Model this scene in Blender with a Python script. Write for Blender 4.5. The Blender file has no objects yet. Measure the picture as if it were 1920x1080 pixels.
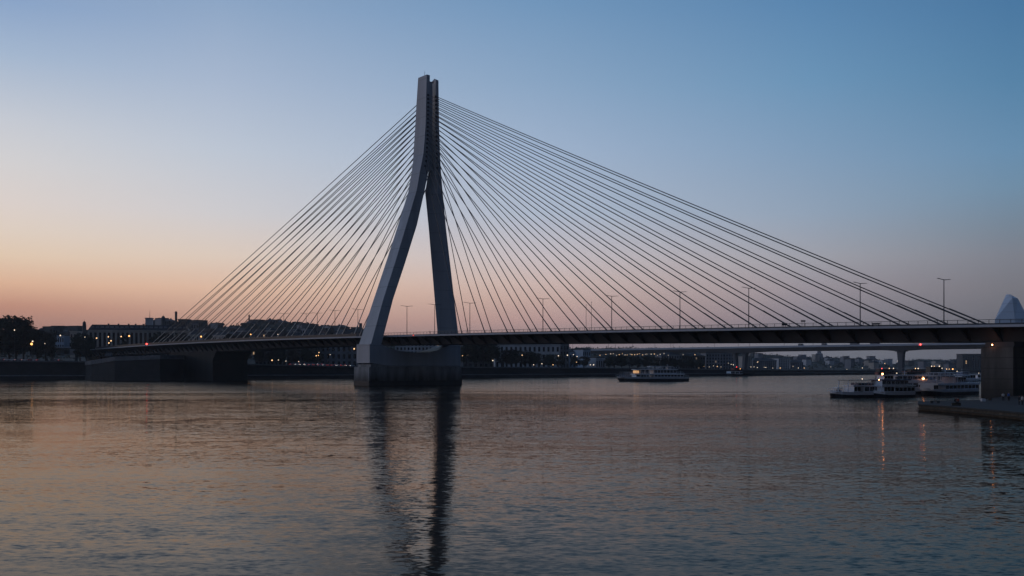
import bpy, bmesh, math, random
import numpy as np
from mathutils import Vector, Matrix
R = math.radians
random.seed(7)
sc = bpy.context.scene
col = sc.collection
F, CX, HZ, CH = 1867.0, 960.0, 690.0, 8.0      # focal length, centre and horizon of the photograph, eye height above the river

def W(px, y, Y):                                # point of the place seen in direction (px, y), Y metres out
    return Vector(((px-CX)/F*Y, Y, CH+(HZ-y)/F*Y))
def WY(y, z=0.0):                               # distance of a point at height z seen at row y
    return (CH-z)*F/(y-HZ)
def lerp(a, b, k): return a+(b-a)*k
def interp(x, tab):
    return float(np.interp(x, [a for a, _ in tab], [b for _, b in tab]))

# ---------------------------------------------------------------- materials
def lin(c): return tuple(((v/255)/12.92 if v <= 10 else (((v/255)+.055)/1.055)**2.4) for v in c)
M = {}
def node(nt, t, **kw):
    n = nt.nodes.new(t)
    for k, v in kw.items(): setattr(n, k, v)
    return n
def mat(name, color, rough=.7, var=.25, scale=.3, metal=0.0, bump=0.0, streak=False, seams=None, brick=None, spec=.4, stain=None):
    m = bpy.data.materials.new(name); m.use_nodes = True; nt = m.node_tree
    b = nt.nodes['Principled BSDF']; L = nt.links.new
    tc = node(nt, 'ShaderNodeTexCoord')
    mp = node(nt, 'ShaderNodeMapping'); L(tc.outputs['Object'], mp.inputs[0])
    if streak: mp.inputs['Scale'].default_value = (1, 1, .12)
    nz = node(nt, 'ShaderNodeTexNoise'); nz.inputs['Scale'].default_value = scale; nz.inputs['Detail'].default_value = 6
    nz.inputs['Roughness'].default_value = .62
    L(mp.outputs[0], nz.inputs['Vector'])
    rp = node(nt, 'ShaderNodeValToRGB')
    c0 = [v*(1-var) for v in color]; c1 = [min(1, v*(1+var)) for v in color]
    rp.color_ramp.elements[0].position = .3; rp.color_ramp.elements[1].position = .7
    rp.color_ramp.elements[0].color = (*c0, 1); rp.color_ramp.elements[1].color = (*c1, 1)
    L(nz.outputs['Fac'], rp.inputs[0]); out = rp.outputs[0]
    if brick:
        br = node(nt, 'ShaderNodeTexBrick'); sx = node(nt, 'ShaderNodeSeparateXYZ'); L(tc.outputs['Object'], sx.inputs[0])
        ad = node(nt, 'ShaderNodeMath', operation='ADD'); L(sx.outputs[0], ad.inputs[0]); L(sx.outputs[1], ad.inputs[1])
        cb = node(nt, 'ShaderNodeCombineXYZ'); L(ad.outputs[0], cb.inputs[0]); L(sx.outputs[2], cb.inputs[1])
        L(cb.outputs[0], br.inputs['Vector']); br.inputs['Scale'].default_value = 1
        br.inputs['Brick Width'].default_value = brick[0]; br.inputs['Row Height'].default_value = brick[1]
        br.inputs['Mortar Size'].default_value = .06
        br.inputs['Color1'].default_value = (1, 1, 1, 1); br.inputs['Color2'].default_value = (.72, .72, .72, 1); br.inputs['Mortar'].default_value = (.35, .35, .35, 1)
        mx = node(nt, 'ShaderNodeMix', data_type='RGBA', blend_type='MULTIPLY'); mx.inputs[0].default_value = 1
        L(out, mx.inputs[6]); L(br.outputs[0], mx.inputs[7]); out = mx.outputs[2]
    if seams:
        sx = node(nt, 'ShaderNodeSeparateXYZ'); L(tc.outputs['Object'], sx.inputs[0])
        md = node(nt, 'ShaderNodeMath', operation='MODULO'); L(sx.outputs[2], md.inputs[0]); md.inputs[1].default_value = seams
        lt = node(nt, 'ShaderNodeMath', operation='LESS_THAN'); L(md.outputs[0], lt.inputs[0]); lt.inputs[1].default_value = .24
        ml = node(nt, 'ShaderNodeMath', operation='MULTIPLY'); L(lt.outputs[0], ml.inputs[0]); ml.inputs[1].default_value = .6
        mx = node(nt, 'ShaderNodeMix', data_type='RGBA'); L(ml.outputs[0], mx.inputs[0]); L(out, mx.inputs[6])
        mx.inputs[7].default_value = (*[v*.45 for v in color], 1); out = mx.outputs[2]
    if stain:                                    # tide mark: wet dark growth up to an uneven line
        sx = node(nt, 'ShaderNodeSeparateXYZ'); L(tc.outputs['Object'], sx.inputs[0])
        n2 = node(nt, 'ShaderNodeTexNoise'); n2.inputs['Scale'].default_value = .35; n2.inputs['Detail'].default_value = 5; L(mp.outputs[0], n2.inputs['Vector'])
        ma = node(nt, 'ShaderNodeMath', operation='MULTIPLY_ADD'); L(n2.outputs['Fac'], ma.inputs[0]); ma.inputs[1].default_value = -stain[2]; L(sx.outputs[2], ma.inputs[2])
        mr = node(nt, 'ShaderNodeMapRange'); L(ma.outputs[0], mr.inputs[0]); mr.inputs[1].default_value = stain[0]; mr.inputs[2].default_value = stain[1]; mr.inputs[3].default_value = .92; mr.inputs[4].default_value = 0
        mx = node(nt, 'ShaderNodeMix', data_type='RGBA'); L(mr.outputs[0], mx.inputs[0]); L(out, mx.inputs[6]); mx.inputs[7].default_value = (*stain[3], 1); out = mx.outputs[2]
    L(out, b.inputs['Base Color'])
    b.inputs['Roughness'].default_value = rough; b.inputs['Metallic'].default_value = metal
    b.inputs['Specular IOR Level'].default_value = spec
    if bump:
        bp = node(nt, 'ShaderNodeBump'); bp.inputs['Strength'].default_value = bump; bp.inputs['Distance'].default_value = .3
        L(nz.outputs['Fac'], bp.inputs['Height']); L(bp.outputs[0], b.inputs['Normal'])
    M[name] = m; return m
def glow(name, color, strength):
    m = bpy.data.materials.new(name); m.use_nodes = True
    b = m.node_tree.nodes['Principled BSDF']
    b.inputs['Base Color'].default_value = (*color, 1)
    b.inputs['Emission Color'].default_value = (*color, 1); b.inputs['Emission Strength'].default_value = strength
    M[name] = m; return m
mat('pylon_paint', (.38, .41, .45), .5, .2, .12, streak=True, seams=9.0, spec=.3)
mat('pier_concrete', (.25, .25, .25), .85, .5, .3, streak=True, bump=.3, stain=(-1.5, 3.5, 6.5, (.022, .018, .014)))
mat('wet_concrete', (.018, .018, .02), .6, .4, .3)
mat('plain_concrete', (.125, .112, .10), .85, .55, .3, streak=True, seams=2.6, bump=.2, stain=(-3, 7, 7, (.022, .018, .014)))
mat('deck_paint', (.03, .031, .035), .7, .25, .3)
mat('girder_paint', (.09, .09, .095), .8, .2, .1)
mat('fascia_paint', (.42, .43, .46), .6, .15, .2)
mat('cable_sheath', (.04, .042, .048), .4, .1, .5)
mat('lit_sleeve_steel', (.70, .68, .66), .35, .1, .5)  # left cable sleeves: the light they catch is put into the pale colour
mat('rail_steel', (.055, .057, .063), .5, .15, 1)
mat('lamp_steel', (.12, .115, .12), .5, .1, 1)
mat('asphalt', (.045, .045, .047), .9, .2, .8)
mat('shaded_concrete', (.013, .013, .014), .85, .4, .2, streak=True)  # left pier: shade below the deck overhang is put into the colour
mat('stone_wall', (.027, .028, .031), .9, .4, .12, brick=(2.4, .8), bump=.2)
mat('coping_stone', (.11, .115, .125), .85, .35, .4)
mat('quay_stone', (.075, .062, .045), .9, .5, .5, streak=True, brick=(1.4, .45), bump=.3)
mat('quay_paving', (.030, .029, .029), .85, .35, .6)
mat('earth', (.03, .033, .028), .95, .4, .02)
mat('hill_cover', (.026, .032, .03), .95, .5, .02)
mat('foliage_dark', (.042, .046, .03), .9, .6, .25)
mat('foliage_brown', (.052, .042, .028), .9, .6, .25)
mat('bark', (.04, .032, .026), .95, .3, 2)
mat('facade_stone', (.42, .38, .34), .85, .3, .1, streak=True)
mat('facade_grey', (.22, .225, .25), .85, .3, .1, streak=True)
mat('facade_pale', (.48, .49, .52), .8, .2, .1, streak=True)
mat('facade_blue', (.34, .43, .54), .6, .2, .1)
mat('facade_dark', (.08, .08, .085), .85, .3, .1)
mat('slate_roof', (.04, .042, .05), .7, .3, .3)
mat('window_glass', (.012, .014, .018), .18, .3, .2, spec=.5)
mat('boat_white', (.72, .76, .82), .4, .12, .4)
mat('boat_blue', (.06, .10, .22), .4, .12, .4)
mat('boat_dark', (.014, .017, .022), .45, .3, .4)
mat('boat_glass', (.012, .014, .018), .12, .2, .3, spec=.6)
mat('boat_red', (.20, .045, .03), .6, .2, .4)
mat('boat_deck', (.16, .17, .19), .8, .2, .4)
mat('sail_panel', (.62, .70, .80), .5, .06, .05, seams=6.0)
mat('sail_panel_shade', (.30, .40, .55), .5, .06, .05, seams=6.0)
mat('far_rail', (.42, .45, .50), .85, .1, .05)
mat('far_bridge', (.12, .125, .14), .85, .15, .05)
mat('skin', (.35, .22, .16), .6, .05, 4)
mat('cloth_dark', (.02, .02, .024), .9, .3, 3)
mat('cloth_red', (.20, .04, .025), .9, .3, 3)
mat('cloth_blue', (.05, .12, .35), .9, .3, 3)
mat('cloth_pale', (.45, .43, .40), .9, .2, 3)
mat('hair', (.015, .011, .009), .8, .3, 6)
mat('tyre', (.015, .015, .015), .9, .2, 3)
mat('car_white', (.55, .57, .60), .3, .05, 1); mat('car_grey', (.16, .17, .19), .3, .05, 1)
mat('car_red', (.28, .03, .025), .3, .05, 1); mat('car_black', (.02, .02, .024), .3, .05, 1)
glow('lamp_warm', (1, .58, .27), 1.9); glow('lamp_white', (1, .78, .56), 1.45); glow('lamp_orange', (1, .45, .13), 2.8)
glow('boat_lamp', (1, .36, .13), 36); glow('lamp_red', (1, .06, .05), 7); glow('cabin_light', (1, .55, .24), .5)
glow('window_lit', (1, .62, .30), .5); glow('headlight', (1, .92, .8), 3); glow('tail_light', (1, .06, .03), 1.5)
glow('dim_window', (1, .7, .45), .12)

# ---------------------------------------------------------------- mesh helpers
class MB:
    def __init__(s): s.v = []; s.f = []; s.mi = []; s.cur = 0
    def face(s, *idx): s.f.append(idx); s.mi.append(s.cur)
    def poly(s, pts):
        n = len(s.v); s.v += [tuple(p) for p in pts]; s.face(*range(n, n+len(pts)))
    def hexa(s, p):                              # 8 points: bottom ring, top ring
        n = len(s.v); s.v += [tuple(q) for q in p]
        for q in ((3,2,1,0), (4,5,6,7), (0,1,5,4), (1,2,6,5), (2,3,7,6), (3,0,4,7)): s.face(*[n+i for i in q])
    def box(s, x0, x1, y0, y1, z0, z1):
        s.hexa([(x0,y0,z0),(x1,y0,z0),(x1,y1,z0),(x0,y1,z0),(x0,y0,z1),(x1,y0,z1),(x1,y1,z1),(x0,y1,z1)])
    def prism(s, ring, z0, z1):
        n = len(s.v); k = len(ring)
        zb = z0 if hasattr(z0, '__len__') else [z0]*k; zt = z1 if hasattr(z1, '__len__') else [z1]*k
        s.v += [(p[0],p[1],zb[i]) for i, p in enumerate(ring)]+[(p[0],p[1],zt[i]) for i, p in enumerate(ring)]
        s.face(*range(n+k-1, n-1, -1)); s.face(*range(n+k, n+2*k))
        for i in range(k): j = (i+1) % k; s.face(n+i, n+j, n+k+j, n+k+i)
    def loft(s, rings, cap=True):                # rings of equal length, in order
        n = len(s.v); k = len(rings[0])
        for r in rings: s.v += [tuple(p) for p in r]
        for a in range(len(rings)-1):
            for i in range(k):
                j = (i+1) % k; s.face(n+a*k+i, n+a*k+j, n+(a+1)*k+j, n+(a+1)*k+i)
        if cap:
            s.face(*range(n+k-1, n-1, -1)); m = n+(len(rings)-1)*k; s.face(*range(m, m+k))
    def tube(s, a, b, r, r2=None, k=6):
        a, b = Vector(a), Vector(b); d = (b-a)
        if d.length < 1e-6: return
        d.normalize(); u = d.orthogonal().normalized(); w = d.cross(u); r2 = r if r2 is None else r2
        s.loft([[p+(u*math.cos(2*math.pi*i/k)+w*math.sin(2*math.pi*i/k))*q for i in range(k)] for p, q in ((a, r), (b, r2))])
    def ball(s, c, r, k=8, q=5, sz=1.0):
        c = Vector(c); rings = []
        for i in range(q+1):
            th = math.pi*(i+.02)/(q+.04); rings.append([c+Vector((math.cos(2*math.pi*j/k)*math.sin(th)*r, math.sin(2*math.pi*j/k)*math.sin(th)*r, -math.cos(th)*r*sz)) for j in range(k)])
        s.loft(rings)
    def build(s, name, m, parent=None, smooth=False, off=None):
        me = bpy.data.meshes.new(name)
        vs = s.v if off is None else [(p[0]-off[0], p[1]-off[1], p[2]-off[2]) for p in s.v]
        me.from_pydata(vs, [], s.f); me.update()
        for x in (m if isinstance(m, (list, tuple)) else [m]): me.materials.append(M[x] if isinstance(x, str) else x)
        if isinstance(m, (list, tuple)): me.polygons.foreach_set('material_index', s.mi)
        if smooth: me.polygons.foreach_set('use_smooth', [True]*len(me.polygons))
        bm = bmesh.new(); bm.from_mesh(me); bmesh.ops.recalc_face_normals(bm, faces=bm.faces); bm.to_mesh(me); bm.free()
        o = bpy.data.objects.new(name, me); col.objects.link(o)
        if parent is not None: o.parent = parent
        return o
def tag(o, label=None, cat=None, group=None, kind=None):
    if label: o['label'] = label
    if cat: o['category'] = cat
    if group: o['group'] = group
    if kind: o['kind'] = kind
    return o
def thing(name, loc, label, cat, group=None, rz=0.0):
    o = bpy.data.objects.new(name, None); col.objects.link(o); o.empty_display_size = .5
    o.location = loc; o.rotation_euler = (0, 0, rz)
    return tag(o, label, cat, group)
def copy_tree(o, parent=None):
    c = o.copy(); col.objects.link(c); c.parent = parent
    for ch in o.children: copy_tree(ch, c)
    return c
def inst(o, name, parent, loc, rz=0.0, scale=None):   # a part sharing another part's mesh
    c = bpy.data.objects.new(name, o.data if hasattr(o, 'data') else o); col.objects.link(c); c.parent = parent
    c.location = loc; c.rotation_euler = (0, 0, rz)
    if scale is not None: c.scale = scale
    return c
ORD = ['first','second','third','fourth','fifth','sixth','seventh','eighth','ninth','tenth','eleventh','twelfth','thirteenth','fourteenth','fifteenth','sixteenth','seventeenth','eighteenth','nineteenth','twentieth']
def nth(i): return ORD[i] if i < 20 else ('twenty-'+ORD[i-20] if i < 29 else 'thirty-'+ORD[i-30] if i > 29 and i < 39 else 'thirtieth' if i == 29 else 'fortieth')

# ---------------------------------------------------------------- camera, sky, sun
cam = bpy.data.cameras.new('camera'); co = bpy.data.objects.new('camera', cam); col.objects.link(co)
co.location = (0, 0, CH); co.rotation_euler = (R(90), 0, 0)
cam.sensor_width = 36; cam.lens = 35.0; cam.shift_y = (HZ-540)/1920; cam.clip_end = 30000; cam.clip_start = .5
sc.camera = co
sc.view_settings.view_transform = 'Standard'; sc.view_settings.look = 'None'; sc.view_settings.exposure = 0; sc.view_settings.gamma = 1
sc.cycles.use_denoising = True; sc.cycles.max_bounces = 5; sc.cycles.glossy_bounces = 3; sc.cycles.diffuse_bounces = 3
sc.cycles.transmission_bounces = 3; sc.cycles.volume_bounces = 0; sc.cycles.sample_clamp_indirect = 4
sc.cycles.caustics_reflective = False; sc.cycles.caustics_refractive = False

SUN_EL, SUN_AZ = 2.0, -62.0                    # the sun is just down beyond the left edge; only its glow is left
w = bpy.data.worlds.new('World'); sc.world = w; w.use_nodes = True; nt = w.node_tree; nt.nodes.clear(); L = nt.links.new
tc = node(nt, 'ShaderNodeTexCoord'); sx = node(nt, 'ShaderNodeSeparateXYZ'); L(tc.outputs['Generated'], sx.inputs[0])
asn = node(nt, 'ShaderNodeMath', operation='ARCSINE'); L(sx.outputs[2], asn.inputs[0])
el = node(nt, 'ShaderNodeMapRange'); L(asn.outputs[0], el.inputs[0]); el.inputs[1].default_value = R(0); el.inputs[2].default_value = R(40)
az = node(nt, 'ShaderNodeMath', operation='ARCTAN2'); L(sx.outputs[0], az.inputs[0]); L(sx.outputs[1], az.inputs[1])
def yel(px, y): return math.degrees(math.atan((HZ-y)/F*math.cos(math.atan((px-CX)/F))))
BACK = [(0,(38,36,42)),(6,(42,46,56)),(14,(42,52,70)),(40,(42,60,88))]
SKY = [
 (-180, None, BACK),
 (-115, None, [(0,(140,112,118)),(4,(172,150,154)),(9,(168,176,196)),(16,(150,174,206)),(40,(88,120,164))]),
 (-60, None, [(0,(165,110,98)),(2.5,(212,148,116)),(5,(232,186,150)),(9,(225,208,194)),(14,(200,204,216)),(22,(146,170,202)),(40,(82,112,152))]),
 (-26.6, 25, [(690,(130,98,102)),(600,(172,128,116)),(574,(188,138,120)),(532,(217,175,148)),(480,(224,199,176)),(430,(223,207,194)),(380,(221,210,205)),(300,(212,210,212)),(230,(200,204,213)),(100,(164,183,208)),(0,(138,164,200)),(-450,(100,112,132))]),
 (-16.3, 415, [(690,(138,106,108)),(600,(189,148,132)),(540,(220,183,160)),(480,(221,202,188)),(400,(209,206,209)),(280,(191,200,214)),(150,(168,184,208)),(0,(141,166,198)),(-450,(94,108,131))]),
 (1.7, 1015, [(690,(120,108,118)),(640,(146,128,132)),(600,(182,150,146)),(564,(195,166,158)),(530,(203,180,174)),(480,(198,188,192)),(400,(177,187,205)),(280,(160,179,205)),(150,(137,165,196)),(0,(112,149,187)),(-450,(84,101,128))]),
 (16.6, 1515, [(690,(102,106,116)),(640,(113,115,125)),(600,(130,124,134)),(540,(152,144,152)),(484,(159,159,168)),(400,(146,163,184)),(280,(128,157,187)),(150,(107,148,184)),(0,(89,133,175)),(-450,(72,92,121))]),
 (26.6, 1895, [(690,(88,90,100)),(600,(104,104,112)),(540,(117,116,124)),(480,(123,126,137)),(430,(118,132,148)),(350,(112,142,168)),(280,(104,142,175)),(150,(86,131,168)),(0,(73,119,161)),(-450,(62,82,110))]),
 (90, None, [(0,(48,48,56)),(6,(56,62,76)),(14,(54,72,98)),(40,(44,68,104))]),
 (180, None, BACK),
]
prev = None
for i, (a, px, stops) in enumerate(SKY):
    rp = node(nt, 'ShaderNodeValToRGB'); L(el.outputs[0], rp.inputs[0]); e = rp.color_ramp.elements
    pts = sorted([((s if px is None else yel(px, s))/40.0, c) for s, c in stops])
    while len(e) < len(pts): e.new(.5)
    for k, (p, c) in enumerate(pts):
        e[k].position = max(0, min(1, p)); gq = 1+.16*max(0, 1-p*40/9.0)*(1 if px else 0); e[k].color = (*[v*gq for v in lin(c)], 1)
    rp.color_ramp.interpolation = 'B_SPLINE' if False else 'LINEAR'
    if prev is None: prev = rp.outputs[0]
    else:
        mr = node(nt, 'ShaderNodeMapRange'); mr.interpolation_type = 'LINEAR'; L(az.outputs[0], mr.inputs[0])
        mr.inputs[1].default_value = R(SKY[i-1][0]); mr.inputs[2].default_value = R(a)
        mx = node(nt, 'ShaderNodeMix', data_type='RGBA'); L(mr.outputs[0], mx.inputs[0]); L(prev, mx.inputs[6]); L(rp.outputs[0], mx.inputs[7]); prev = mx.outputs[2]
sky = node(nt, 'ShaderNodeTexSky'); sky.sky_type = 'NISHITA'; sky.sun_disc = False
sky.sun_elevation = R(SUN_EL); sky.sun_rotation = R(SUN_AZ)
bg = node(nt, 'ShaderNodeBackground'); L(prev, bg.inputs[0]); bg.inputs[1].default_value = 1.0
bg2 = node(nt, 'ShaderNodeBackground'); L(sky.outputs[0], bg2.inputs[0]); bg2.inputs[1].default_value = .006
ads = node(nt, 'ShaderNodeAddShader'); L(bg.outputs[0], ads.inputs[0]); L(bg2.outputs[0], ads.inputs[1])
wo = node(nt, 'ShaderNodeOutputWorld'); L(ads.outputs[0], wo.inputs[0])
sl = bpy.data.lights.new('sun', 'SUN'); sl.energy = .08; sl.angle = R(12); sl.color = (1, .8, .68)
so = bpy.data.objects.new('sun', sl); col.objects.link(so)
sd = Vector((math.sin(R(SUN_AZ))*math.cos(R(8)), math.cos(R(SUN_AZ))*math.cos(R(8)), math.sin(R(8))))
so.rotation_euler = (-sd).to_track_quat('-Z', 'Y').to_euler()

# ---------------------------------------------------------------- water
wm = bpy.data.materials.new('river_water'); wm.use_nodes = True; nt = wm.node_tree; nt.nodes.clear(); L = nt.links.new
geo = node(nt, 'ShaderNodeNewGeometry')
def slope(scale, sxy, amp, detail=2.0, rot=0.0, dist=0.0):
    mp = node(nt, 'ShaderNodeMapping'); L(geo.outputs['Position'], mp.inputs[0])
    mp.inputs['Scale'].default_value = (sxy, 1, 1); mp.inputs['Rotation'].default_value = (0, 0, R(rot))
    n = node(nt, 'ShaderNodeTexNoise'); n.inputs['Scale'].default_value = scale; n.inputs['Detail'].default_value = detail
    n.inputs['Distortion'].default_value = dist
    L(mp.outputs[0], n.inputs['Vector'])
    sb = node(nt, 'ShaderNodeVectorMath', operation='SUBTRACT'); L(n.outputs['Color'], sb.inputs[0]); sb.inputs[1].default_value = (.5, .5, .5)
    ml = node(nt, 'ShaderNodeVectorMath', operation='MULTIPLY'); L(sb.outputs[0], ml.inputs[0]); ml.inputs[1].default_value = (*amp, 0)
    return ml.outputs[0]
def vadd(a, b):
    n = node(nt, 'ShaderNodeVectorMath', operation='ADD'); L(a, n.inputs[0]); L(b, n.inputs[1]); return n.outputs[0]
fine = vadd(slope(5.0, .5, (.06, .58), 2, 6), slope(1.8, .42, (.035, .36), 2, -4))
mid = vadd(vadd(slope(.62, .36, (.010, .11), 2, 9), slope(.17, .26, (.004, .06), 2, 8, .5)), slope(.05, .25, (.003, .018), 2, -5, .3))
# wind lanes: stretches of smoother and rougher water
mp = node(nt, 'ShaderNodeMapping'); L(geo.outputs['Position'], mp.inputs[0]); mp.inputs['Scale'].default_value = (.22, 1, 1); mp.inputs['Rotation'].default_value = (0, 0, R(5))
ln = node(nt, 'ShaderNodeTexNoise'); ln.inputs['Scale'].default_value = .03; ln.inputs['Detail'].default_value = 4; L(mp.outputs[0], ln.inputs['Vector'])
lr = node(nt, 'ShaderNodeMapRange'); L(ln.outputs['Fac'], lr.inputs[0]); lr.inputs[1].default_value = .36; lr.inputs[2].default_value = .64; lr.inputs[3].default_value = .5; lr.inputs[4].default_value = 1.35
# the left bank shelters its side of the river: calmer there, more ruffled out in the stream
sxw = node(nt, 'ShaderNodeSeparateXYZ'); L(geo.outputs['Position'], sxw.inputs[0])
sh = node(nt, 'ShaderNodeMapRange'); sh.interpolation_type = 'SMOOTHSTEP'; L(sxw.outputs[0], sh.inputs[0]); sh.inputs[1].default_value = -100; sh.inputs[2].default_value = 45; sh.inputs[3].default_value = .45; sh.inputs[4].default_value = .68
shm = node(nt, 'ShaderNodeMath', operation='MULTIPLY'); L(sh.outputs[0], shm.inputs[0]); L(lr.outputs[0], shm.inputs[1])
# beyond the wind line that crosses the river near the bridge the surface is rougher
wl = node(nt, 'ShaderNodeMath', operation='MULTIPLY_ADD'); L(ln.outputs['Fac'], wl.inputs[0]); wl.inputs[1].default_value = 260; L(sxw.outputs[1], wl.inputs[2])
wl2 = node(nt, 'ShaderNodeMapRange'); wl2.interpolation_type = 'SMOOTHSTEP'; L(wl.outputs[0], wl2.inputs[0]); wl2.inputs[1].default_value = 370; wl2.inputs[2].default_value = 500; wl2.inputs[3].default_value = 1.0; wl2.inputs[4].default_value = 2.6
shx = node(nt, 'ShaderNodeMath', operation='MULTIPLY'); L(shm.outputs[0], shx.inputs[0]); L(wl2.outputs[0], shx.inputs[1])
sc1 = node(nt, 'ShaderNodeVectorMath', operation='SCALE'); L(fine, sc1.inputs[0]); L(shx.outputs[0], sc1.inputs['Scale'])
tot = vadd(sc1.outputs[0], mid)
# ripples are steeper on the side the evening breeze pushes them to (towards the near bank) than on their backs
sp_ = node(nt, 'ShaderNodeSeparateXYZ'); L(tot, sp_.inputs[0])
mn = node(nt, 'ShaderNodeMath', operation='MINIMUM'); L(sp_.outputs[1], mn.inputs[0]); mn.inputs[1].default_value = 0
mxx = node(nt, 'ShaderNodeMath', operation='MAXIMUM'); L(sp_.outputs[1], mxx.inputs[0]); mxx.inputs[1].default_value = 0
lm = node(nt, 'ShaderNodeMapRange'); lm.interpolation_type = 'SMOOTHSTEP'; L(sxw.outputs[0], lm.inputs[0]); lm.inputs[1].default_value = -75; lm.inputs[2].default_value = -22; lm.inputs[3].default_value = 2.4; lm.inputs[4].default_value = 1.0
lx = node(nt, 'ShaderNodeMath', operation='MAXIMUM'); L(lm.outputs[0], lx.inputs[0]); L(wl2.outputs[0], lx.inputs[1])
ak = node(nt, 'ShaderNodeMapRange'); L(lx.outputs[0], ak.inputs[0]); ak.inputs[1].default_value = 1.0; ak.inputs[2].default_value = 2.4; ak.inputs[3].default_value = .42; ak.inputs[4].default_value = -.3
m3 = node(nt, 'ShaderNodeMath', operation='MULTIPLY_ADD'); L(mxx.outputs[0], m3.inputs[0]); L(ak.outputs[0], m3.inputs[1]); L(mn.outputs[0], m3.inputs[2])
cx_ = node(nt, 'ShaderNodeCombineXYZ'); L(sp_.outputs[0], cx_.inputs[0]); L(m3.outputs[0], cx_.inputs[1])
neg = node(nt, 'ShaderNodeVectorMath', operation='ADD'); L(cx_.outputs[0], neg.inputs[0]); neg.inputs[1].default_value = (0, 0, 1)
nrm = node(nt, 'ShaderNodeVectorMath', operation='NORMALIZE'); L(neg.outputs[0], nrm.inputs[0])
gl = node(nt, 'ShaderNodeBsdfGlossy'); gl.inputs['Roughness'].default_value = .07; L(nrm.outputs[0], gl.inputs['Normal'])
gl.inputs['Color'].default_value = (.63, .575, .52, 1)
df = node(nt, 'ShaderNodeBsdfDiffuse'); df.inputs['Color'].default_value = (.020, .018, .015, 1)
fr = node(nt, 'ShaderNodeFresnel'); fr.inputs['IOR'].default_value = 1.33; L(nrm.outputs[0], fr.inputs['Normal'])
ms = node(nt, 'ShaderNodeMixShader'); L(fr.outputs[0], ms.inputs[0]); L(df.outputs[0], ms.inputs[1]); L(gl.outputs[0], ms.inputs[2])
om = node(nt, 'ShaderNodeOutputMaterial'); L(ms.outputs[0], om.inputs[0]); M['river_water'] = wm
mb = MB(); mb.poly([(-2600, -60, 0), (2600, -60, 0), (2600, 3200, 0), (-2600, 3200, 0)])
tag(mb.build('river_water', 'river_water'), kind='structure')

# ---------------------------------------------------------------- land
BANK = [(-900,655),(-300,665),(0,680),(170,690),(480,716),(665,765),(870,792),(1100,880),(1300,950),(1500,1085),(1640,1210),(1840,1360),(2400,1700),(3000,2000)]
BTOP = [(-900,13),(0,13.3),(170,12.9),(480,11.0),(665,9.4),(870,9.2),(1100,8.4),(1300,7.4),(1500,6.0),(1640,5.4),(3000,5)]
RIDGE = [(-900,640),(-200,632),(0,628),(60,626),(150,624),(250,616),(300,606),(345,606),(380,609),(405,613),(425,616),(460,609),(500,604),(545,608),(600,614),(660,620),(690,632),(800,646),(900,650),(1000,654),(1070,654),(1200,655),(1320,654),(1380,660),(1440,666),(1500,671),(1560,672),(1600,674),(1655,678),(1675,687),(1690,678),(1720,675),(1800,676),(1900,680),(2400,672),(3000,668)]
RDIST = [(-900,1500),(700,1500),(1000,1700),(1300,2300),(1500,2600),(1660,2700),(1700,3300),(3000,3300)]
def bank_pt(px, z=0.0, back=0.0):
    Y = interp(px, BANK)+back; return Vector(((px-CX)/F*Y, Y, z))
def ground_z(px, Y):
    yb = interp(px, BANK); yr = interp(px, RDIST); zb = interp(px, BTOP)-1.0
    zr = CH+(HZ-interp(px, RIDGE))/F*yr
    k = (Y-yb-120)/(yr-yb-120)
    if k <= 0: return zb
    if k <= 1: s = k*k*(3-2*k); return lerp(zb, zr, s*.55+k*.45*k)
    return lerp(zr, 20, min(1, (Y-yr)/700))
rows = [0, .02, .05, .09, .13]+[.13+.87*i/46 for i in range(1, 47)]
cols = list(range(-900, 3001, 12))
rng = np.random.default_rng(3)
mb = MB(); ringn = len(rows)+3
for px in cols:
    yb = interp(px, BANK)+1.2; yr = interp(px, RDIST)
    for k in rows:
        Y = lerp(yb, yr, k); z = ground_z(px, Y)
        if k > .25: z += (rng.random()-.5)*min(7, 12*(k-.25))*1.0
        mb.v.append(((px-CX)/F*Y, Y, z))
    for Y in (yr+250, yr+700, 4500): mb.v.append(((px-CX)/F*Y, Y, ground_z(px, Y)))
for a in range(len(cols)-1):
    for i in range(ringn-1): mb.face(a*ringn+i, (a+1)*ringn+i, (a+1)*ringn+i+1, a*ringn+i+1)
tag(mb.build('hills', 'hill_cover'), kind='structure')
# quay wall along the far bank: stone wall, berm at its foot and coping
def ribbon(mb, pxs, prof, close=False):          # prof: list of (back, height or callable)
    rings = []
    for px in pxs:
        yb = interp(px, BANK); p = Vector(((px-CX)/F*yb, yb, 0)); d = Vector((p.x, p.y, 0)).normalized()
        rings.append([p+d*b+Vector((0, 0, h(px) if callable(h) else h)) for b, h in prof])
    mb.loft(rings, cap=True)
qp = list(range(-900, 3001, 20)); zt = lambda px: interp(px, BTOP)
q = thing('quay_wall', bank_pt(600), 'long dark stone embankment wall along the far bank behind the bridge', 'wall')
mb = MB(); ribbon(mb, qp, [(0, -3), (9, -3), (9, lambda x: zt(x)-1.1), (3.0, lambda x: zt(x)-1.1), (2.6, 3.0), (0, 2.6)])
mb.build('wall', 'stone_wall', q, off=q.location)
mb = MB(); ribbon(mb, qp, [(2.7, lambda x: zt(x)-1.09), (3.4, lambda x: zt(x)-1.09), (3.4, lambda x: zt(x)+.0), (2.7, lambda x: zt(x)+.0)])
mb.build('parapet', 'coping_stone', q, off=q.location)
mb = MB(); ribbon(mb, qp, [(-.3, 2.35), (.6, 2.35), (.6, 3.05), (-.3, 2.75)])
mb.build('ledge', 'coping_stone', q, off=q.location)

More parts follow.
